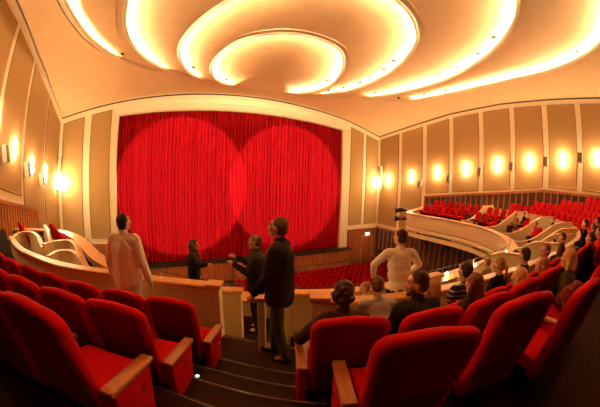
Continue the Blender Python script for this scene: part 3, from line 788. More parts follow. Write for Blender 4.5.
# ------------------------------------------------------------------ raked rows of seats
def offc(k, o_): return [DC[i]+DN[i]*o_ for i in range(400)]
ROWW = ['front row', 'second row', 'third row', 'fourth row', 'fifth row', 'sixth row', 'seventh row', 'eighth row']
LEFT0 = {0: (.26, 3.08), 1: (-.15, 2.46), 2: (-.45, 1.80)}
RIGHT0 = {0: (1.75, 2.42), 1: (3.0, 1.30), 2: (3.1, .45)}
OFFL = [.85, 1.74, 2.52]; OFFR = [.78, 1.34, 2.12, 2.98, 3.78, 4.58, 5.38, 6.18]
def rowwalk(k, start, direction, spacing, off):
    P = offc(k, off); L = [0]
    for a, b in zip(P, P[1:]): L.append(L[-1]+(b-a).length)
    i0 = idx_near(P, start); s = L[i0]
    while 0 <= s <= L[-1]:
        j = max(0, min(398, next((q for q in range(399) if L[q+1] >= s), 398)))
        t = (s-L[j])/max(1e-6, L[j+1]-L[j]); p = P[j].lerp(P[j+1], t); n_ = DN[j].lerp(DN[j+1], t)
        yield p, headv(-n_.x, -n_.y)
        s += direction*spacing
near_r = {0: ['beside the aisle', 'second from the aisle', 'third from the aisle', 'under the striped sweater', 'under the ponytailed person', 'just past the ponytailed person'],
          1: ['beside the aisle, behind the curly head', 'behind the bearded person', 'left of the brown-haired person', 'behind the brown-haired person', 'behind the blonde with the scarf'],
          2: ['beside the aisle, largest', 'second from the aisle, leaning right', 'cut by the right edge']}
for k in range(3):
    for n_, (p, h) in enumerate(rowwalk(k, LEFT0[k], -1, .575, OFFL[k])):
        if p.x < XL+.6 or not seen((p.x, p.y, tz(k)+.9), 60): break
        if k == 2 and n_ > 3: break
        where = 'beside the aisle' if n_ == 0 else '%s from the aisle' % tens[n_]
        theatre_seat((p.x, p.y, tz(k)), h, 'red seat of the left block, %s behind the parapet, %s' % (ROWW[k], where), 'seats of the left block', ('endR', 'armL') if n_ == 0 else ('armL',))
SEATPOS = {}
FIRST = {1: [(1.34, 1.78, 25, -.05), (1.89, 1.55, 18, -.05), (2.44, 1.38, 12, -.04)], 2: [(1.21, 1.02, 27, -.08), (1.88, .84, 20, -.05), (2.42, .52, 14, -.04)]}
def right_row(k, st_):
    n_ = 0
    for x, y, h, dz in FIRST.get(k, []): yield Vector((x, y, dz)), math.radians(h); n_ += 1
    for p, h in rowwalk(k, st_, 1, .575, OFFR[k]): yield Vector((p.x, p.y, 0)), h
for k in range(7):
    st_ = RIGHT0.get(k, (8.0, -.5-.8*(k-3)))
    for n_, (p, h) in enumerate(right_row(k, st_)):
        if p.x > XR-.55 or p.y > 9: break
        if k == 2 and n_ > 3 and p.x < 6: continue
        if k > 2 and p.x < 7: continue
        if not seen((p.x, p.y, tz(k)+.95), 12 if n_ > 3 else 40): continue
        SEATPOS[(k, n_)] = (p, h)
        loc = (p.x, p.y, tz(k)+p.z)
        if k in near_r and n_ < len(near_r[k]):
            theatre_seat(loc, h, 'red seat of the right block, %s, %s' % (ROWW[k], near_r[k][n_]), 'seats of the right block', ('endL', 'armR') if n_ == 0 else ('armR',))
        elif p.x < 6:
            theatre_seat(loc, h, 'red seat among the audience, right block, %s, %s from the aisle' % (ROWW[k], tens[n_]), 'seats of the right block', ('armR',))
        else:
            far_seat(loc, h, 'red raked seat at the right, %s behind the curved parapet, %s from the left' % (ROWW[k], tens[n_]), 'raked seats at the right wall')

# aisle: half steps, nosings, step lamp
def aisle_pts(o_, d0=.62, d1=.62):
    P = offc(0, o_)
    c = Vector((1.05, 3.42, 0)).lerp(Vector((.05, .95, 0)), min(1.3, o_/2.75))
    i = idx_near(P, (c.x, c.y)); out = []
    a = i; s = 0
    while a > 0 and s < d0: s += (P[a]-P[a-1]).length; a -= 1
    b = i; s = 0
    while b < 399 and s < d1: s += (P[b+1]-P[b]).length; b += 1
    return P[a:b+1]
stp = empty('aisle_steps', (.5, 2, -2.25)); tag(stp, 'dark carpeted aisle steps with pale metal nosings between the seat blocks', 'stairs')
def rel(p): return Vector((p.x-.5, p.y-2, 0))
def step_piece(o0, o1, ztop, zlow):
    A, B = aisle_pts(o0), aisle_pts(o1); n = 9; A, B = resample(A, n), resample(B, n); bm = bmesh.new()
    for i in range(n-1):
        hexa(bm, [(*rel(A[i]).xy, zlow+2.25), (*rel(A[i+1]).xy, zlow+2.25), (*rel(B[i+1]).xy, zlow+2.25), (*rel(B[i]).xy, zlow+2.25),
                  (*rel(A[i]).xy, ztop+2.25), (*rel(A[i+1]).xy, ztop+2.25), (*rel(B[i+1]).xy, ztop+2.25), (*rel(B[i]).xy, ztop+2.25)])
    return obj('half_step', bm, M['carpet'], stp)
def nosing(o_, z):
    A = resample(aisle_pts(o_), 12); bm = bmesh.new()
    tube(bm, [(rel(p).x, rel(p).y, z+2.25) for p in A], .011, 6); obj('nosing', bm, M['nosing'], stp)
for k in range(1, 5):
    e_ = edge(k); step_piece(e_-.42, e_+.02, tz(k)-.157, tz(k-1)-.02); nosing(e_-.42, tz(k)-.157); nosing(e_, tz(k))
nosing(.05, tz(0))
# flight going down through the gate
gd = Vector((.46, .89, 0)); gl = Vector((-.89, .46, 0))
for j in range(3):
    c = Vector((1.12, 3.62, 0))+gd*(.10+.32*j); z = -2.25-.24*(j+1); bm = bmesh.new()
    q = [c-gl*.42-gd*.18, c+gl*.38-gd*.18, c+gl*.38+gd*.18, c-gl*.42+gd*.18]
    hexa(bm, [(*rel(v).xy, -2.97+2.25) for v in q]+[(*rel(v).xy, z+2.25) for v in q]); obj('lower_step', bm, M['carpet'], stp)
    bm = bmesh.new(); tube(bm, [(*rel(q[3]).xy, z+2.25), (*rel(q[2]).xy, z+2.25)], .011, 6); obj('nosing', bm, M['nosing'], stp)
sl = empty('step_light', (0, 0, 0)); sl.scale = (.75, .75, .75)
P_ = resample(aisle_pts(edge(1)-.42), 12)[1]
sl.location = (.25, 2.47, tz(1)+.012)
bm = bmesh.new(); lathe(bm, [(.035, -.01), (.035, .012), (.028, .016)], 16); obj('lamp_ring', bm, M['nosing'], sl)
bm = bmesh.new(); lathe(bm, [(.026, .014), (.026, .02), (.01, .024)], 16); obj('lamp_lens', bm, M['steplight'], sl)
tag(sl, 'tiny bright white floor light on the aisle steps beside the left seats', 'light')

# ------------------------------------------------------------------ wall lamps and loudspeakers
def sconce(loc, rz, label, group, p=SCONCE_P):
    r = empty('wall_lamp', loc, rz)    # local -Y points into the room
    bm = bmesh.new(); lathe(bm, [(.07, -.025), (.07, .025)], 16)
    for v in bm.verts: v.co = Vector((v.co.x, -.01+v.co.z*.5, v.co.y*1.2))
    obj('wall_plate', bm, M['brass'], r)
    bm = bmesh.new(); box(bm, (-.17, -.15, -.012), (.17, -.01, .012)); bevel(bm, .004, 1); obj('cross_bar', bm, M['brass'], r)
    for s in (1, -1):
        bm = bmesh.new(); n = 12; prof = [(.04, .085), (.15, .16), (.17, .25), (.09, .34), (.08, .43), (.02, .56)]
        R = [[bm.verts.new((rr*math.cos(PI+PI*k/(n-1)), -.015+.85*rr*math.sin(PI+PI*k/(n-1)), s*z)) for k in range(n)] for rr, z in prof]
        for a, b in zip(R, R[1:]):
            for k in range(n): bm.faces.new([a[k], a[(k+1) % n], b[(k+1) % n], b[k]])
        bm.faces.new(R[0]); bm.faces.new(R[-1][::-1])
        obj('glass_shade', bm, M['glass'], r, smooth=True)
    tag(r, label, 'wall lamp', group)
    l = bpy.data.lights.new('bulb', 'POINT'); l.energy = p; l.color = WARM; l.shadow_soft_size = .10
    o = bpy.data.objects.new('bulb', l); C.objects.link(o); o.parent = r; o.location = (0, -.32, 0)
    return r
SRu = [(388, 182), (411, 178.3), (436.7, 174.5), (465.4, 168.7), (496, 165.2), (528.4, 162.5), (563, 161.7), (596.8, 162.2)]
us_R = [1.5, 4.52, 7.53, 10.45, 13.35, 16.05, 18.75, 21.4, 24.1, 26.8]
us_L = [1.05, 3.45, 6.06, 8.7, 11.3, 14.4]
for i, u in enumerate(us_R):
    z = -.60+.123*u+.22*math.sin(min(PI, max(0, (u-4)/18*PI)))
    sconce((XR-.05, YF-u, z), PI*1.5*1.0, 'glowing double glass wall lamp on the right wall, %s from the stage' % (words+['tenth'])[i], 'wall lamps on the right wall')
for i, u in enumerate(us_L):
    z = interp(u, [0, 1.05, 3.45, 6.06, 8.7, 11.3, 15], [-.7, -.60, .03, .50, 1.28, 2.2, 2.4])
    sconce((XL+.05, YF-u, z), PI*.5, 'glowing double glass wall lamp on the left wall, %s from the stage' % words[i], 'wall lamps on the left wall')
sconce((-7.05, YF-.06, -.75), 0, 'glowing wall lamp on the front wall in the left corner', None, SCONCE_P*1.6)
sconce((20.75, YF-.06, -.75), 0, 'glowing wall lamp on the front wall in the right corner', None, SCONCE_P*1.2)
def speaker(loc, rz, label, h=.62, tilt=.2, grp='loudspeakers on the side walls'):
    r = empty('loudspeaker', loc, rz)
    mt = Matrix.Translation((0, -.24, 0)) @ Matrix.Rotation(-tilt, 4, 'X')
    bm = bmesh.new(); box(bm, (-.19, -.12, -h/2), (.19, .14, h/2)); bevel(bm, .02, 2); bm.transform(mt); obj('case', bm, M['whiteplastic'], r)
    bm = bmesh.new(); box(bm, (-.16, -.135, -h/2+.04), (.16, -.12, h/2-.04)); bm.transform(mt); obj('grille_cloth', bm, M['cloth_cone'], r)
    bm = bmesh.new(); box(bm, (-.03, -.14, -.05), (.03, 0, .05)); tube(bm, [(0, -.02, -.05), (0, -.12, -h/2-.05)], .02, 6); obj('bracket', bm, M['brass'], r)
    tag(r, label, 'loudspeaker', grp)
for i, (y, z) in enumerate(((17.72, -.6), (14.55, .0), (11.58, .68), (8.80, 1.15), (6.02, 1.62), (3.32, 2.0), (.6, 2.2))):
    speaker((XR, y, z), PI*1.5, 'small pale loudspeaker between two wall lamps on the right wall, %s from the stage' % words[i])
for i, (y, z) in enumerate(((18.8, -.35), (16.3, .25), (13.3, .95), (10.4, 1.4))):
    speaker((XL, y, z), PI*.5, 'pale loudspeaker tilted off the left wall, %s from the stage' % words[i], h=.8)
speaker((XL, 22.95, .55), PI*.5, 'tall pale loudspeaker in the left corner, upper of two', h=1.2, tilt=-.1, grp=None)
speaker((XL, 22.95, -1.0), PI*.5, 'tall pale loudspeaker in the left corner, lower of two', h=1.3, grp=None)
speaker((XR, 22.95, .35), PI*1.5, 'tall loudspeaker in the right corner, upper of two', h=1.1, tilt=-.1, grp=None)
speaker((XR, 22.95, -.95), PI*1.5, 'tall loudspeaker in the right corner, lower of two', h=1.1, grp=None)

# stage lights clamped to the end of the right balcony front
for j, z in enumerate((-2.35, -2.95)):
    r = empty('stage_spotlight', (16.0, 15.0, z), 0)
    bm = bmesh.new(); tube(bm, [(.25, -.25, .0), (-.05, .0, 0), (-.25, .15, -.02)], [.11, .14, .15], 12); obj('lamp_body', bm, M['black'], r, smooth=True)
    bm = bmesh.new(); tube(bm, [(-.25, .15, -.02), (-.42, .26, -.03)], [.17, .18], 12); obj('barn_door', bm, M['black'], r)
    bm = bmesh.new(); tube(bm, [(0, 0, .02), (.25, -.45, .0)], .03, 6); obj('clamp', bm, M['black'], r)
    tag(r, 'black stage spotlight on the end of the right balcony front, %s one' % ('upper', 'lower')[j], 'spotlight', 'stage spotlights on the balcony end')
# black ventilation boxes high on the dark wall under the right balcony
for j, (y, z) in enumerate(((16.7, -5.45), (14.3, -5.45), (22.4, -7.6), (21.1, -7.6))):
    bm = bmesh.new(); box(bm, (XR-.35, y-.3, z-.25), (XR-.12, y+.3, z+.25)); bevel(bm, .02, 1)
    r = empty('wall_box', (0, 0, 0)); obj('case', bm, M['black'], r)
    bm = bmesh.new()
    for q in range(4): box(bm, (XR-.36, y-.24, z-.18+q*.1), (XR-.35, y+.24, z-.14+q*.1))
    obj('louvre', bm, M['grille'], r)
    tag(r, 'black box on the wood-panelled stalls wall, %s' % ('under the right balcony, nearer the stage', 'under the right balcony, farther from the stage', 'low in the right corner, left one', 'low in the right corner, right one')[j], 'box', 'black wall boxes in the stalls')

# ------------------------------------------------------------------ people
SKINM = mat('skin', (.62, .33, .20), .55, .03, 60)
LIPM = mat('lips', (.45, .14, .10), .5)
EYEM = mat('eye_white', (.75, .70, .65), .3); IRIS = mat('iris', (.05, .03, .02), .3)
def hairmat(name, col): return mat(name, col, .6, .5, 25, .35, 18, stretch=(6, 6, .8), spec=.15)
HM = {'black': hairmat('black_hair', (.018, .010, .007)), 'dark': hairmat('dark_brown_hair', (.045, .020, .010)), 'brown': hairmat('brown_hair', (.10, .040, .016)),
      'auburn': hairmat('auburn_hair', (.16, .045, .015)), 'blonde': hairmat('blonde_hair', (.55, .30, .10)), 'fair': hairmat('fair_hair', (.36, .18, .07)), 'grey': hairmat('grey_hair', (.30, .25, .20))}
def cloth(name, col): return mat(name, col, .9, .25, 60, .04, 5, spec=.06)
CM = {'black': cloth('black_cloth', (.012, .010, .010)), 'dark': cloth('dark_cloth', (.018, .013, .010)), 'olive': cloth('olive_cloth', (.035, .028, .014)), 'white': cloth('white_cloth', (.90, .85, .72)),
      'cream': cloth('cream_cloth', (.80, .80, .70)), 'lightblue': cloth('pale_blue_cloth', (.42, .44, .46)), 'pink': cloth('pink_cloth', (.65, .42, .34)), 'jeans': cloth('denim', (.075, .068, .055)),
      'brown': cloth('brown_cloth', (.04, .018, .009)), 'red': cloth('red_cloth', (.50, .02, .015)), 'maroon': cloth('maroon_cloth', (.14, .025, .018)), 'tan': cloth('tan_cloth', (.32, .20, .10)), 'khaki': cloth('khaki_cloth', (.26, .19, .11))}
def striped():
    m = mat('striped_knit', (.014, .012, .012), .9, .2, 80); nt = m.node_tree; b = nt.nodes['Principled BSDF']
    tc = nt.nodes.new('ShaderNodeTexCoord'); sp_ = nt.nodes.new('ShaderNodeSeparateXYZ'); ma = nt.nodes.new('ShaderNodeMath'); ma.operation = 'MULTIPLY'; ma.inputs[1].default_value = 17
    fr = nt.nodes.new('ShaderNodeMath'); fr.operation = 'FRACT'; cr = nt.nodes.new('ShaderNodeValToRGB'); cr.color_ramp.interpolation = 'CONSTANT'
    cr.color_ramp.elements[0].color = (.014, .012, .012, 1); cr.color_ramp.elements[1].color = (.55, .48, .38, 1); cr.color_ramp.elements[1].position = .80
    nt.links.new(tc.outputs['Object'], sp_.inputs[0]); nt.links.new(sp_.outputs['Z'], ma.inputs[0]); nt.links.new(ma.outputs[0], fr.inputs[0]); nt.links.new(fr.outputs[0], cr.inputs[0]); nt.links.new(cr.outputs[0], b.inputs['Base Color'])
    return m
CM['striped'] = striped()
def sph(c, r, n=2, sc=(1, 1, 1), rot=None):
    bm = bmesh.new(); bmesh.ops.create_icosphere(bm, subdivisions=n, radius=1)
    m = Matrix.Translation(c) @ (rot or Matrix.Identity(4)) @ Matrix.Diagonal((r*sc[0], r*sc[1], r*sc[2], 1)); bm.transform(m); return bm
ICO = None
def ico_pts():
    global ICO
    if ICO is None:
        bm = bmesh.new(); bmesh.ops.create_icosphere(bm, subdivisions=2, radius=1); ICO = [v.co.copy() for v in bm.verts]; bm.free()
    return ICO
def join_prims(prims):
    bm = bmesh.new()
    for p in prims:
        if p[0] == 'c':
            _, a, b, ra, rb = p; a = Vector(a); b = Vector(b)
            vs = [bm.verts.new(a+v*ra) for v in ico_pts()]+[bm.verts.new(b+v*rb) for v in ico_pts()]
            g = bmesh.ops.convex_hull(bm, input=vs)
            bmesh.ops.delete(bm, geom=[e_ for e_ in g['geom_interior'] if isinstance(e_, bmesh.types.BMVert)], context='VERTS')
        else:
            _, c, r, rot = p; m = Matrix.Translation(c) @ rot @ Matrix.Diagonal((*r, 1))
            vs = [bm.verts.new(m @ v) for v in ico_pts()]; bmesh.ops.convex_hull(bm, input=vs)
    return bm
TMP = []
def blob(name, prims, voxel, m, parent, smooth_it=4, wrinkle=0.0):
    """one continuous skin grown over tapered limbs: voxel remesh, then relaxed"""
    bm = join_prims(prims); me = bpy.data.meshes.new('tmp'); bm.to_mesh(me); bm.free()
    t = bpy.data.objects.new('tmp', me); C.objects.link(t)
    r = t.modifiers.new('r', 'REMESH'); r.mode = 'VOXEL'; r.voxel_size = voxel; r.use_smooth_shade = True
    if smooth_it: q = t.modifiers.new('s', 'SMOOTH'); q.iterations = smooth_it; q.factor = .5
    if wrinkle:
        tx = bpy.data.textures.new('w', 'CLOUDS'); tx.noise_scale = .09
        dm = t.modifiers.new('d', 'DISPLACE'); dm.texture = tx; dm.strength = wrinkle; dm.mid_level = .5
    dg = bpy.context.evaluated_depsgraph_get(); out = bpy.data.meshes.new_from_object(t.evaluated_get(dg)); out.name = name
    bpy.data.objects.remove(t)
    for p in out.polygons: p.use_smooth = True
    out.materials.clear(); out.materials.append(m)
    o = bpy.data.objects.new(name, out); C.objects.link(o); o.parent = parent; return o
def person(label, loc, heading, sit=True, lean=0.0, side=0.0, height=1.75, top='dark', legs='dark', hair='brown', style='short', head=(0, 0), armL=None, armR=None,
           jacket=False, female=False, group=None, vox=.012, coat=False, beard=False, face=True, sleeves='long', stride=0.0, scarf=None, lower=True, longcoat=False):
    """local axes: +Y forward, +X right, Z up from the floor"""
    s = height/1.75; r = empty('person', loc, -heading); r.scale = (s, s, s)
    tag(r, label, 'person', group)
    I4 = Matrix.Identity(4)
    hip = Vector((0, .02, .50)) if sit else Vector((0, 0, .93))
    up = Vector((side, math.sin(lean), math.cos(lean))).normalized(); fw = Vector((0, math.cos(lean), -math.sin(lean)))
    chest = hip+up*.32; neckb = hip+up*.52; sw = .165 if female else .185
    hd = neckb+up*.17+Vector((0, .02, 0)); yaw_h, pit_h = head
    HR = Matrix.Translation(hd) @ Matrix.Rotation(-yaw_h, 4, 'Z') @ Matrix.Rotation(-pit_h-lean*.35, 4, 'X')
    sh = [neckb+up*(-.04)+Vector((sx*sw, 0, 0)) for sx in (-1, 1)]
    def default(sx):
        if sit: return (Vector((sx*.06, .04, -.27)), Vector((-sx*.03, .27, -.33)))
        return (Vector((sx*.06, -.03, -.28)), Vector((sx*.05, .06, -.53)))
    arms = []
    for sx, a in ((-1, armL), (1, armR)):
        e_, w_ = a if a else default(sx); arms.append((Vector(e_), Vector(w_)))
    tr = Matrix.Rotation(-lean, 4, 'X')
    def ell(c, rr, rot=tr): return ('e', c, rr, rot)
    def torso(g):
        return [ell(hip+up*.02, (.165+g, .115+g, .12+g)), ell(hip+up*.17, (.14+g, .10+g, .13+g)), ell(chest, (.165+g, .115+g, .16+g)), ell(chest+up*.10, (.17+g, .10+g, .11+g)),
                ('c', sh[0]+Vector((.03, 0, 0)), sh[1]-Vector((.03, 0, 0)), .062+g, .062+g)] + ([ell(chest+fw*.09+Vector((sx*.07, 0, -.0)), (.06+g, .05+g, .06+g)) for sx in (-1, 1)] if female else [])
    def armp(g, frac=1.0):
        out = []
        for S_, (e_, w_) in zip(sh, arms):
            E_, W_ = S_+e_, S_+w_
            out += [('c', S_, E_, .052+g, .042+g), ('c', E_, E_.lerp(W_, frac), .041+g, (.041-.013*frac)+g)]
        return out
    def legp(g, to=1.0, th=.078):
        out = []
        for sx in (-1, 1):
            if sit: K = Vector((sx*.11, .46, .47)); A = Vector((sx*.12, .40, .10)); H_ = hip+Vector((sx*.085, 0, -.02))
            else:
                K = Vector((sx*.09, .03+sx*stride*.5, .49)); A = Vector((sx*.10, sx*stride-.01, .10)); H_ = hip+Vector((sx*.085, 0, -.02))
            out += [('c', H_, K, th+g, .055+g), ('c', K, K.lerp(A, to), .052+g, .052-.014*to+g)]
            if to >= 1 and g < .005: out += [('c', A, A+Vector((0, .13, -.06)), .038, .028)]
        return out
    # body (one continuous mesh): head, neck, trunk, arms, hands, legs
    def hp(p): return HR @ Vector(p)
    def he(c, rr): return ('e', hp(c), rr, HR.to_3x3().to_4x4())
    P = [he((0, -.012, .03), (.074, .094, .092)), he((0, .022, -.04), (.057, .066, .072)), ('c', hp((0, .068, -.088)), hp((0, .05, -.085)), .024, .03),
         ('c', hp((0, .088, .022)), hp((0, .108, -.020)), .009, .014), ('c', hp((-.035, .072, .045)), hp((.035, .072, .045)), .018, .018), ('c', hp((-.04, .06, -.015)), hp((.04, .06, -.015)), .028, .028),
         he((-.077, -.006, -.002), (.010, .021, .031)), he((.077, -.006, -.002), (.010, .021, .031)), ('c', hp((-.016, .083, -.054)), hp((.016, .083, -.054)), .011, .011),
         ('c', neckb-up*.03, hp((0, -.02, -.06)), .056, .052)]
    P += torso(-.03)+armp(-.014)+legp(-.012)
    for S_, (e_, w_), sx in zip(sh, arms, (-1, 1)):
        W_ = S_+w_; d = (w_-e_).normalized(); inn = Vector((-sx, 0, 0)); inn = (inn-d*inn.dot(d)).normalized(); nrm = d.cross(inn).normalized()
        wide = nrm if abs(d.z) > .5 and not sit else inn   # spread of the knuckles
        curl = (inn if wide is nrm else Vector((0, 0, -1)))
        P.append(('c', W_+d*.015, W_+d*.075, .026, .034))
        for q in range(4):
            o_ = wide*(.033-.022*q); L_ = (.036, .042, .039, .030)[q]
            a = W_+d*.085+o_; b = a+d*L_+curl*.008; c_ = b+(d*.6+curl*.8).normalized()*L_*.8
            P += [('c', a, b, .0098, .0090), ('c', b, c_, .0090, .0078)]
        a = W_+d*.035+wide*.030; b = a+(wide*.7+d*.7).normalized()*.045; c_ = b+(d+curl*.4).normalized()*.03
        P += [('c', a, b, .014, .011), ('c', b, c_, .011, .009)]
    blob('body', P, vox*.75, SKINM, r, 3)
    # clothes
    g = .024 if jacket else .014
    if coat: g = .03
    tp = torso(g)+armp(g*.8, .95 if sleeves == 'long' else .25)
    if jacket or coat:
        if not sit: tp += [('e', hip-up*.06, (.18+g*.4, .13+g*.4, .16), tr)]
    if jacket or coat: tp += [('c', chest+Vector((sx*.055, 0, .06)), hip+Vector((sx*.06, 0, -.06)), .115+g, .125+g) for sx in (-1, 1)]
    else: tp += [ell(hip+up*.20, (.155+g, .112+g, .18))]
    if coat or jacket: tp += [('c', chest+Vector((0, -.025, .05)), hip+Vector((0, -.03, -.08)), .115+g, .125+g)]
    if longcoat: tp += [('c', hip+Vector((0, -.03, 0)), hip+Vector((0, -.03, -.42)), .13, .15), ('c', hip+Vector((-.06, 0, 0)), hip+Vector((-.08, 0, -.38)), .12, .13), ('c', hip+Vector((.06, 0, 0)), hip+Vector((.08, 0, -.38)), .12, .13)]
    # open neckline: collar ring
    tp += [('c', neckb-up*.02, neckb+up*(.05 if (jacket or coat) else .02), .062, .064)]
    blob('jacket' if (jacket or coat) else 'shirt', tp, vox, CM[top], r, 4, .012 if jacket or coat else .008)
    if lower:
        blob('trousers', legp(.012)+[('e', hip-Vector((0, 0, .0)), (.165, .125, .11), I4)], vox*1.1, CM[legs], r, 3, .008)
        sp_ = []
        for k_, sx in enumerate((-1, 1)):
            A = Vector((sx*.12, .40, .06)) if sit else Vector((sx*.10, sx*stride-.01, .06))
            bmp = [('c', A+Vector((0, -.03, -.015)), A+Vector((0, .15, -.022)), .042, .036)]
            blob('shoe', bmp, .012, CM['black'], r, 2)
    if scarf:
        blob('scarf', [('c', neckb+Vector((math.cos(a_)*.085, math.sin(a_)*.08, .0)), neckb+Vector((math.cos(a_+.6)*.085, math.sin(a_+.6)*.08, .0)), .035, .035) for a_ in [i*.6 for i in range(11)]]+
             [('c', neckb+Vector((.08, -.09, 0)), neckb+Vector((.12, -.13, -.22)), .04, .05)], vox, CM[scarf], r, 3, .012)
    # hair
    H = [he((0, -.022, .044), (.083, .092, .090)), he((0, -.045, -.005), (.077, .066, .075))]
    if style == 'curly':
        random.seed(len(label)); H = [he((0, -.02, .055), (.092, .098, .092)), he((0, -.045, -.01), (.088, .070, .080))]
        for _ in range(70):
            a_, b_ = random.uniform(0, 2*PI), random.uniform(-.6, 1.5); q = Vector((math.cos(a_)*math.cos(b_)*.095, -.03+math.sin(a_)*math.cos(b_)*.09, .03+math.sin(b_)*.105))
            if q.y > .045 and q.z < .07: continue
            H.append(('c', hp(q), hp(q*1.02), .022, .018))
    if style in ('long', 'bob'):
        dz = -.22 if style == 'long' else -.10
        H += [he((0, -.02, .045), (.090, .096, .094)), ('c', hp((-.06, -.03, 0)), hp((-.075, -.02, dz)), .038, .035), ('c', hp((.06, -.03, 0)), hp((.075, -.02, dz)), .038, .035), ('c', hp((0, -.06, .0)), hp((0, -.085, dz)), .075, .06)]
    if style == 'ponytail': H += [('c', hp((0, -.10, .03)), hp((0, -.135, .0)), .028, .030), ('c', hp((0, -.135, .0)), hp((0, -.135, -.16)), .032, .014)]
    if style == 'bald': H = [he((0, -.035, -.02), (.079, .070, .060))]
    blob('hair', H, .009 if vox < .02 else .014, HM[hair], r, 2, .010)
    if beard:
        blob('beard', [('c', hp((-.052, .035, -.055)), hp((-.02, .078, -.088)), .020, .020), ('c', hp((.052, .035, -.055)), hp((.02, .078, -.088)), .020, .020), ('c', hp((-.02, .078, -.09)), hp((.02, .078, -.09)), .021, .021), ('c', hp((-.022, .089, -.041)), hp((.022, .089, -.041)), .007, .007)], .007, HM[hair], r, 1)
    if face:
        for sx in (-1, 1):
            bm = sph(hp((sx*.031, .083, .012)), .0125, 2); e_ = obj('eye', bm, EYEM, r, smooth=True)
            bm = sph(hp((sx*.031, .0925, .012)), .0058, 2); obj('iris', bm, IRIS, e_, smooth=True)
            bm = bmesh.new(); tube(bm, [hp((sx*.016, .093, .034)), hp((sx*.032, .093, .038)), hp((sx*.048, .083, .033))], .0035, 5); obj('eyebrow', bm, HM[hair], r)
        bm = bmesh.new(); tube(bm, [hp((-.022, .090, -.055)), hp((-.008, .097, -.053)), hp((.008, .097, -.053)), hp((.022, .090, -.055))], .0045, 6); obj('mouth', bm, LIPM, r)
    return r
V = lambda *a: Vector(a)
D2 = math.radians
# standing round the gate and beyond
person('person in a cream coat standing left, turned away, behind the red seats', (-.38, 3.95, -2.25), D2(30), sit=False, height=1.74, top='cream', legs='khaki', hair='dark', head=(.2, -.2), coat=True, longcoat=True, face=False, armR=(V(.09, -.02, -.27), V(.12, .06, -.52)), armL=(V(-.09, -.02, -.27), V(-.12, .06, -.52)))
person('dark-haired person in black beside the steps, facing right, nearest the curtain centre', (.86, 6.30, -2.98), D2(110), sit=False, height=1.58, top='black', legs='black', hair='brown', style='bob', female=True, jacket=True, armR=(V(.05, .10, -.25), V(-.02, .33, -.22)))
person('person in a dark jacket facing left with a pale hand raised', (1.78, 4.95, -2.98), D2(-60), sit=False, height=1.90, top='dark', legs='dark', hair='dark', jacket=True, armR=(V(.02, .12, -.24), V(-.06, .36, -.10)), armL=(V(-.03, .10, -.25), V(.05, .34, -.14)))
person('tall person in a dark suit jacket and jeans standing on the aisle steps', (1.34, 2.98, -2.25), D2(-50), sit=False, height=1.78, top='black', legs='jeans', hair='brown', jacket=True, head=(.1, -.15), stride=.10, armL=(V(-.04, .06, -.27), V(-.02, .22, -.48)))
person('person in a white shirt bending over beyond the parapet', (3.22, 2.95, -2.62), D2(30), sit=False, height=1.88, lean=.18, top='white', legs='dark', hair='brown', head=(-.6, -.2), face=False, armL=(V(-.14, .14, -.20), V(-.10, .30, -.40)), armR=(V(.16, .12, -.20), V(.10, .32, -.36)))
person('child in a pink shirt with brown hair, looking left past the parapet', (2.60, 2.96, -2.62), D2(-40), sit=False, height=1.22, top='pink', legs='dark', hair='fair', style='short')
# seated, near
def seated(label, xy, z, hd, **k): return person(label, (xy[0], xy[1], z), hd, **k)
seated('curly dark-haired person in a dark brown jacket in the right block aisle seat', (1.38, 1.76), tz(1)-.16, D2(22), lean=.22, height=1.64, top='brown', legs='dark', hair='dark', style='curly', jacket=True, head=(.1, .0), face=False, armL=(V(-.19, .02, -.20), V(-.20, .24, -.30)))
seated('bearded dark-haired person in black seen in profile, looking left', (2.00, 1.50), tz(1)-.17, D2(14), lean=.14, height=1.76, top='black', legs='dark', hair='dark', jacket=True, head=(-.95, .05), beard=True)
seated('person in a pale blue shirt, mostly hidden left of the bearded one', (2.12, 2.12), tz(0), D2(25), lean=.35, height=1.6, top='lightblue', legs='dark', hair='brown', head=(.3, .2))
seated('small fair-haired head just right of the bearded person', (2.55, 1.75), tz(0), D2(15), lean=.1, height=1.6, top='tan', legs='dark', hair='fair', style='bob', face=False)
seated('dark-haired person in a black sweater with pale stripes', (3.15, 1.72), tz(0), D2(15), lean=.08, height=1.76, top='striped', legs='dark', hair='dark', face=False)
seated('brown-haired person with a dark olive coat over the shoulders', (2.58, 1.28), tz(1)-.13, D2(8), lean=.06, height=1.62, top='olive', legs='dark', hair='auburn', style='bob', coat=True, female=True, face=False, armL=(V(-.17, .04, -.20), V(-.16, .28, -.26)), armR=(V(.17, .04, -.20), V(.14, .28, -.26)))
seated('person with a light brown ponytail and a black top', (3.92, 1.62), tz(0), D2(5), lean=.04, height=1.70, top='black', legs='dark', hair='fair', style='ponytail', female=True, face=False)
seated('blonde person in an olive coat with a striped tan scarf', (3.12, .98), tz(1)-.10, D2(5), lean=.08, height=1.60, top='olive', legs='dark', hair='blonde', style='long', coat=True, female=True, face=False, scarf='tan')
seated('brown-haired person in a brown top, behind the blonde with the scarf', (4.6, 1.50), tz(0), D2(-10), lean=.0, height=1.78, top='brown', legs='dark', hair='dark', head=(.4, 0), face=True)
seated('person in a bright red top turned sideways near the maroon coat', (3.95, .80), tz(1), D2(-20), lean=.35, height=1.5, top='red', legs='dark', hair='fair', head=(-.4, -.3))
seated('pale-faced person turned left, behind the red top', (5.2, 1.30), tz(0), D2(-30), lean=.0, height=1.80, top='pink', legs='dark', hair='brown', head=(-.5, 0))
seated('blonde person in a dark coat at the right edge', (3.72, .55), tz(1), D2(-5), lean=.05, height=1.72, top='olive', legs='dark', hair='blonde', style='bob', coat=True, face=False, female=True)
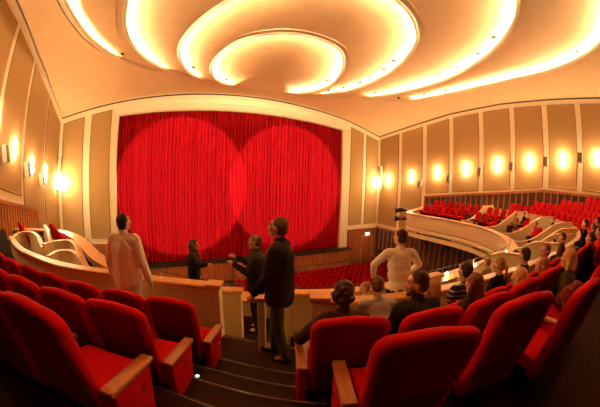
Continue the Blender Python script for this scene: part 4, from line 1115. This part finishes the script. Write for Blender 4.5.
# maroon coat slung over a seat back
cb = empty('coat', (3.25, .42, tz(1)), D2(-10)); tag(cb, 'maroon coat slung over a red seat near the right edge', 'coat')
blob('draped_cloth', [('c', (-.22, 0, .98), (.22, 0, .95), .07, .08), ('c', (-.20, -.10, .62), (.18, -.12, .60), .06, .07), ('c', (-.22, -.03, .98), (-.20, -.10, .62), .06, .06), ('c', (.22, -.03, .95), (.18, -.12, .6), .07, .07), ('c', (0, -.02, .97), (0, -.11, .6), .08, .07), ('c', (-.1, .10, .85), (.15, .12, .8), .06, .07)], .014, CM['maroon'], cb, 3, .03)
# audience further off: heads and shoulders in the boxes and at the right edge
FARP = [((8.3, 1.0, tz(1)), -10, 'dark', 'black', 'person with dark hair in black far right, in front of the raked rows'), ((7.0, .45, tz(1)), -5, 'black', 'red', 'dark-haired person in red by the right edge'),
        ((9.7, .75, tz(1)), -10, 'dark', 'dark', 'dark-haired person in the far right seats, topmost near the edge'), ((5.9, .55, tz(1)), 0, 'brown', 'dark', 'brown-haired person in a dark top, low at the right edge'),
        ((7.6, 1.5, tz(0)), -10, 'dark', 'brown', 'person with dark hair just behind the curved parapet at right'), ((11.0, 1.0, tz(0)), -15, 'black', 'dark', 'small dark figure behind the curved parapet, far right'),
        ((12.6, 2.55, -2.98), -15, 'dark', 'dark', 'small dark-haired person in the box below the parapet bend, right one'), ((11.15, 2.55, -2.98), -15, 'black', 'brown', 'small dark-haired person in the box below the parapet bend, left one'),
        ((8.1, 3.0, -2.98), -10, 'brown', 'black', 'brown-haired person in the middle box, right one'), ((7.5, 3.2, -2.98), -10, 'dark', 'black', 'dark-haired person in the middle box, left one'),
        ((6.5, 3.1, -2.98), 0, 'fair', 'tan', 'light-haired person in the box behind the ponytailed head'), ((5.6, 3.2, -2.98), 0, 'brown', 'tan', 'brown-haired person leaning in the box right of the striped sweater'),
        ((16.6, 6.45, -2.80), -40, 'fair', 'tan', 'seated person in tan in the third right box'), ((17.5, 6.2, -2.78), -40, 'dark', 'dark', 'seated dark figure in the third right box'),
        ((15.4, 4.7, -2.98), -35, 'brown', 'red', 'person in red in the corner box'), ((16.5, 4.0, -2.78), -35, 'dark', 'black', 'person in black reclining in the corner box'),
        ((9.9, 3.2, -2.98), -10, 'dark', 'red', 'dark-haired person in red in the middle boxes')]
PROTO = {}
for (loc, hd_, hr, tp_, lab) in FARP:
    person(lab, loc, D2(hd_), height=1.68, top=tp_, legs='dark', hair=hr, face=False, vox=.022, lower=True)
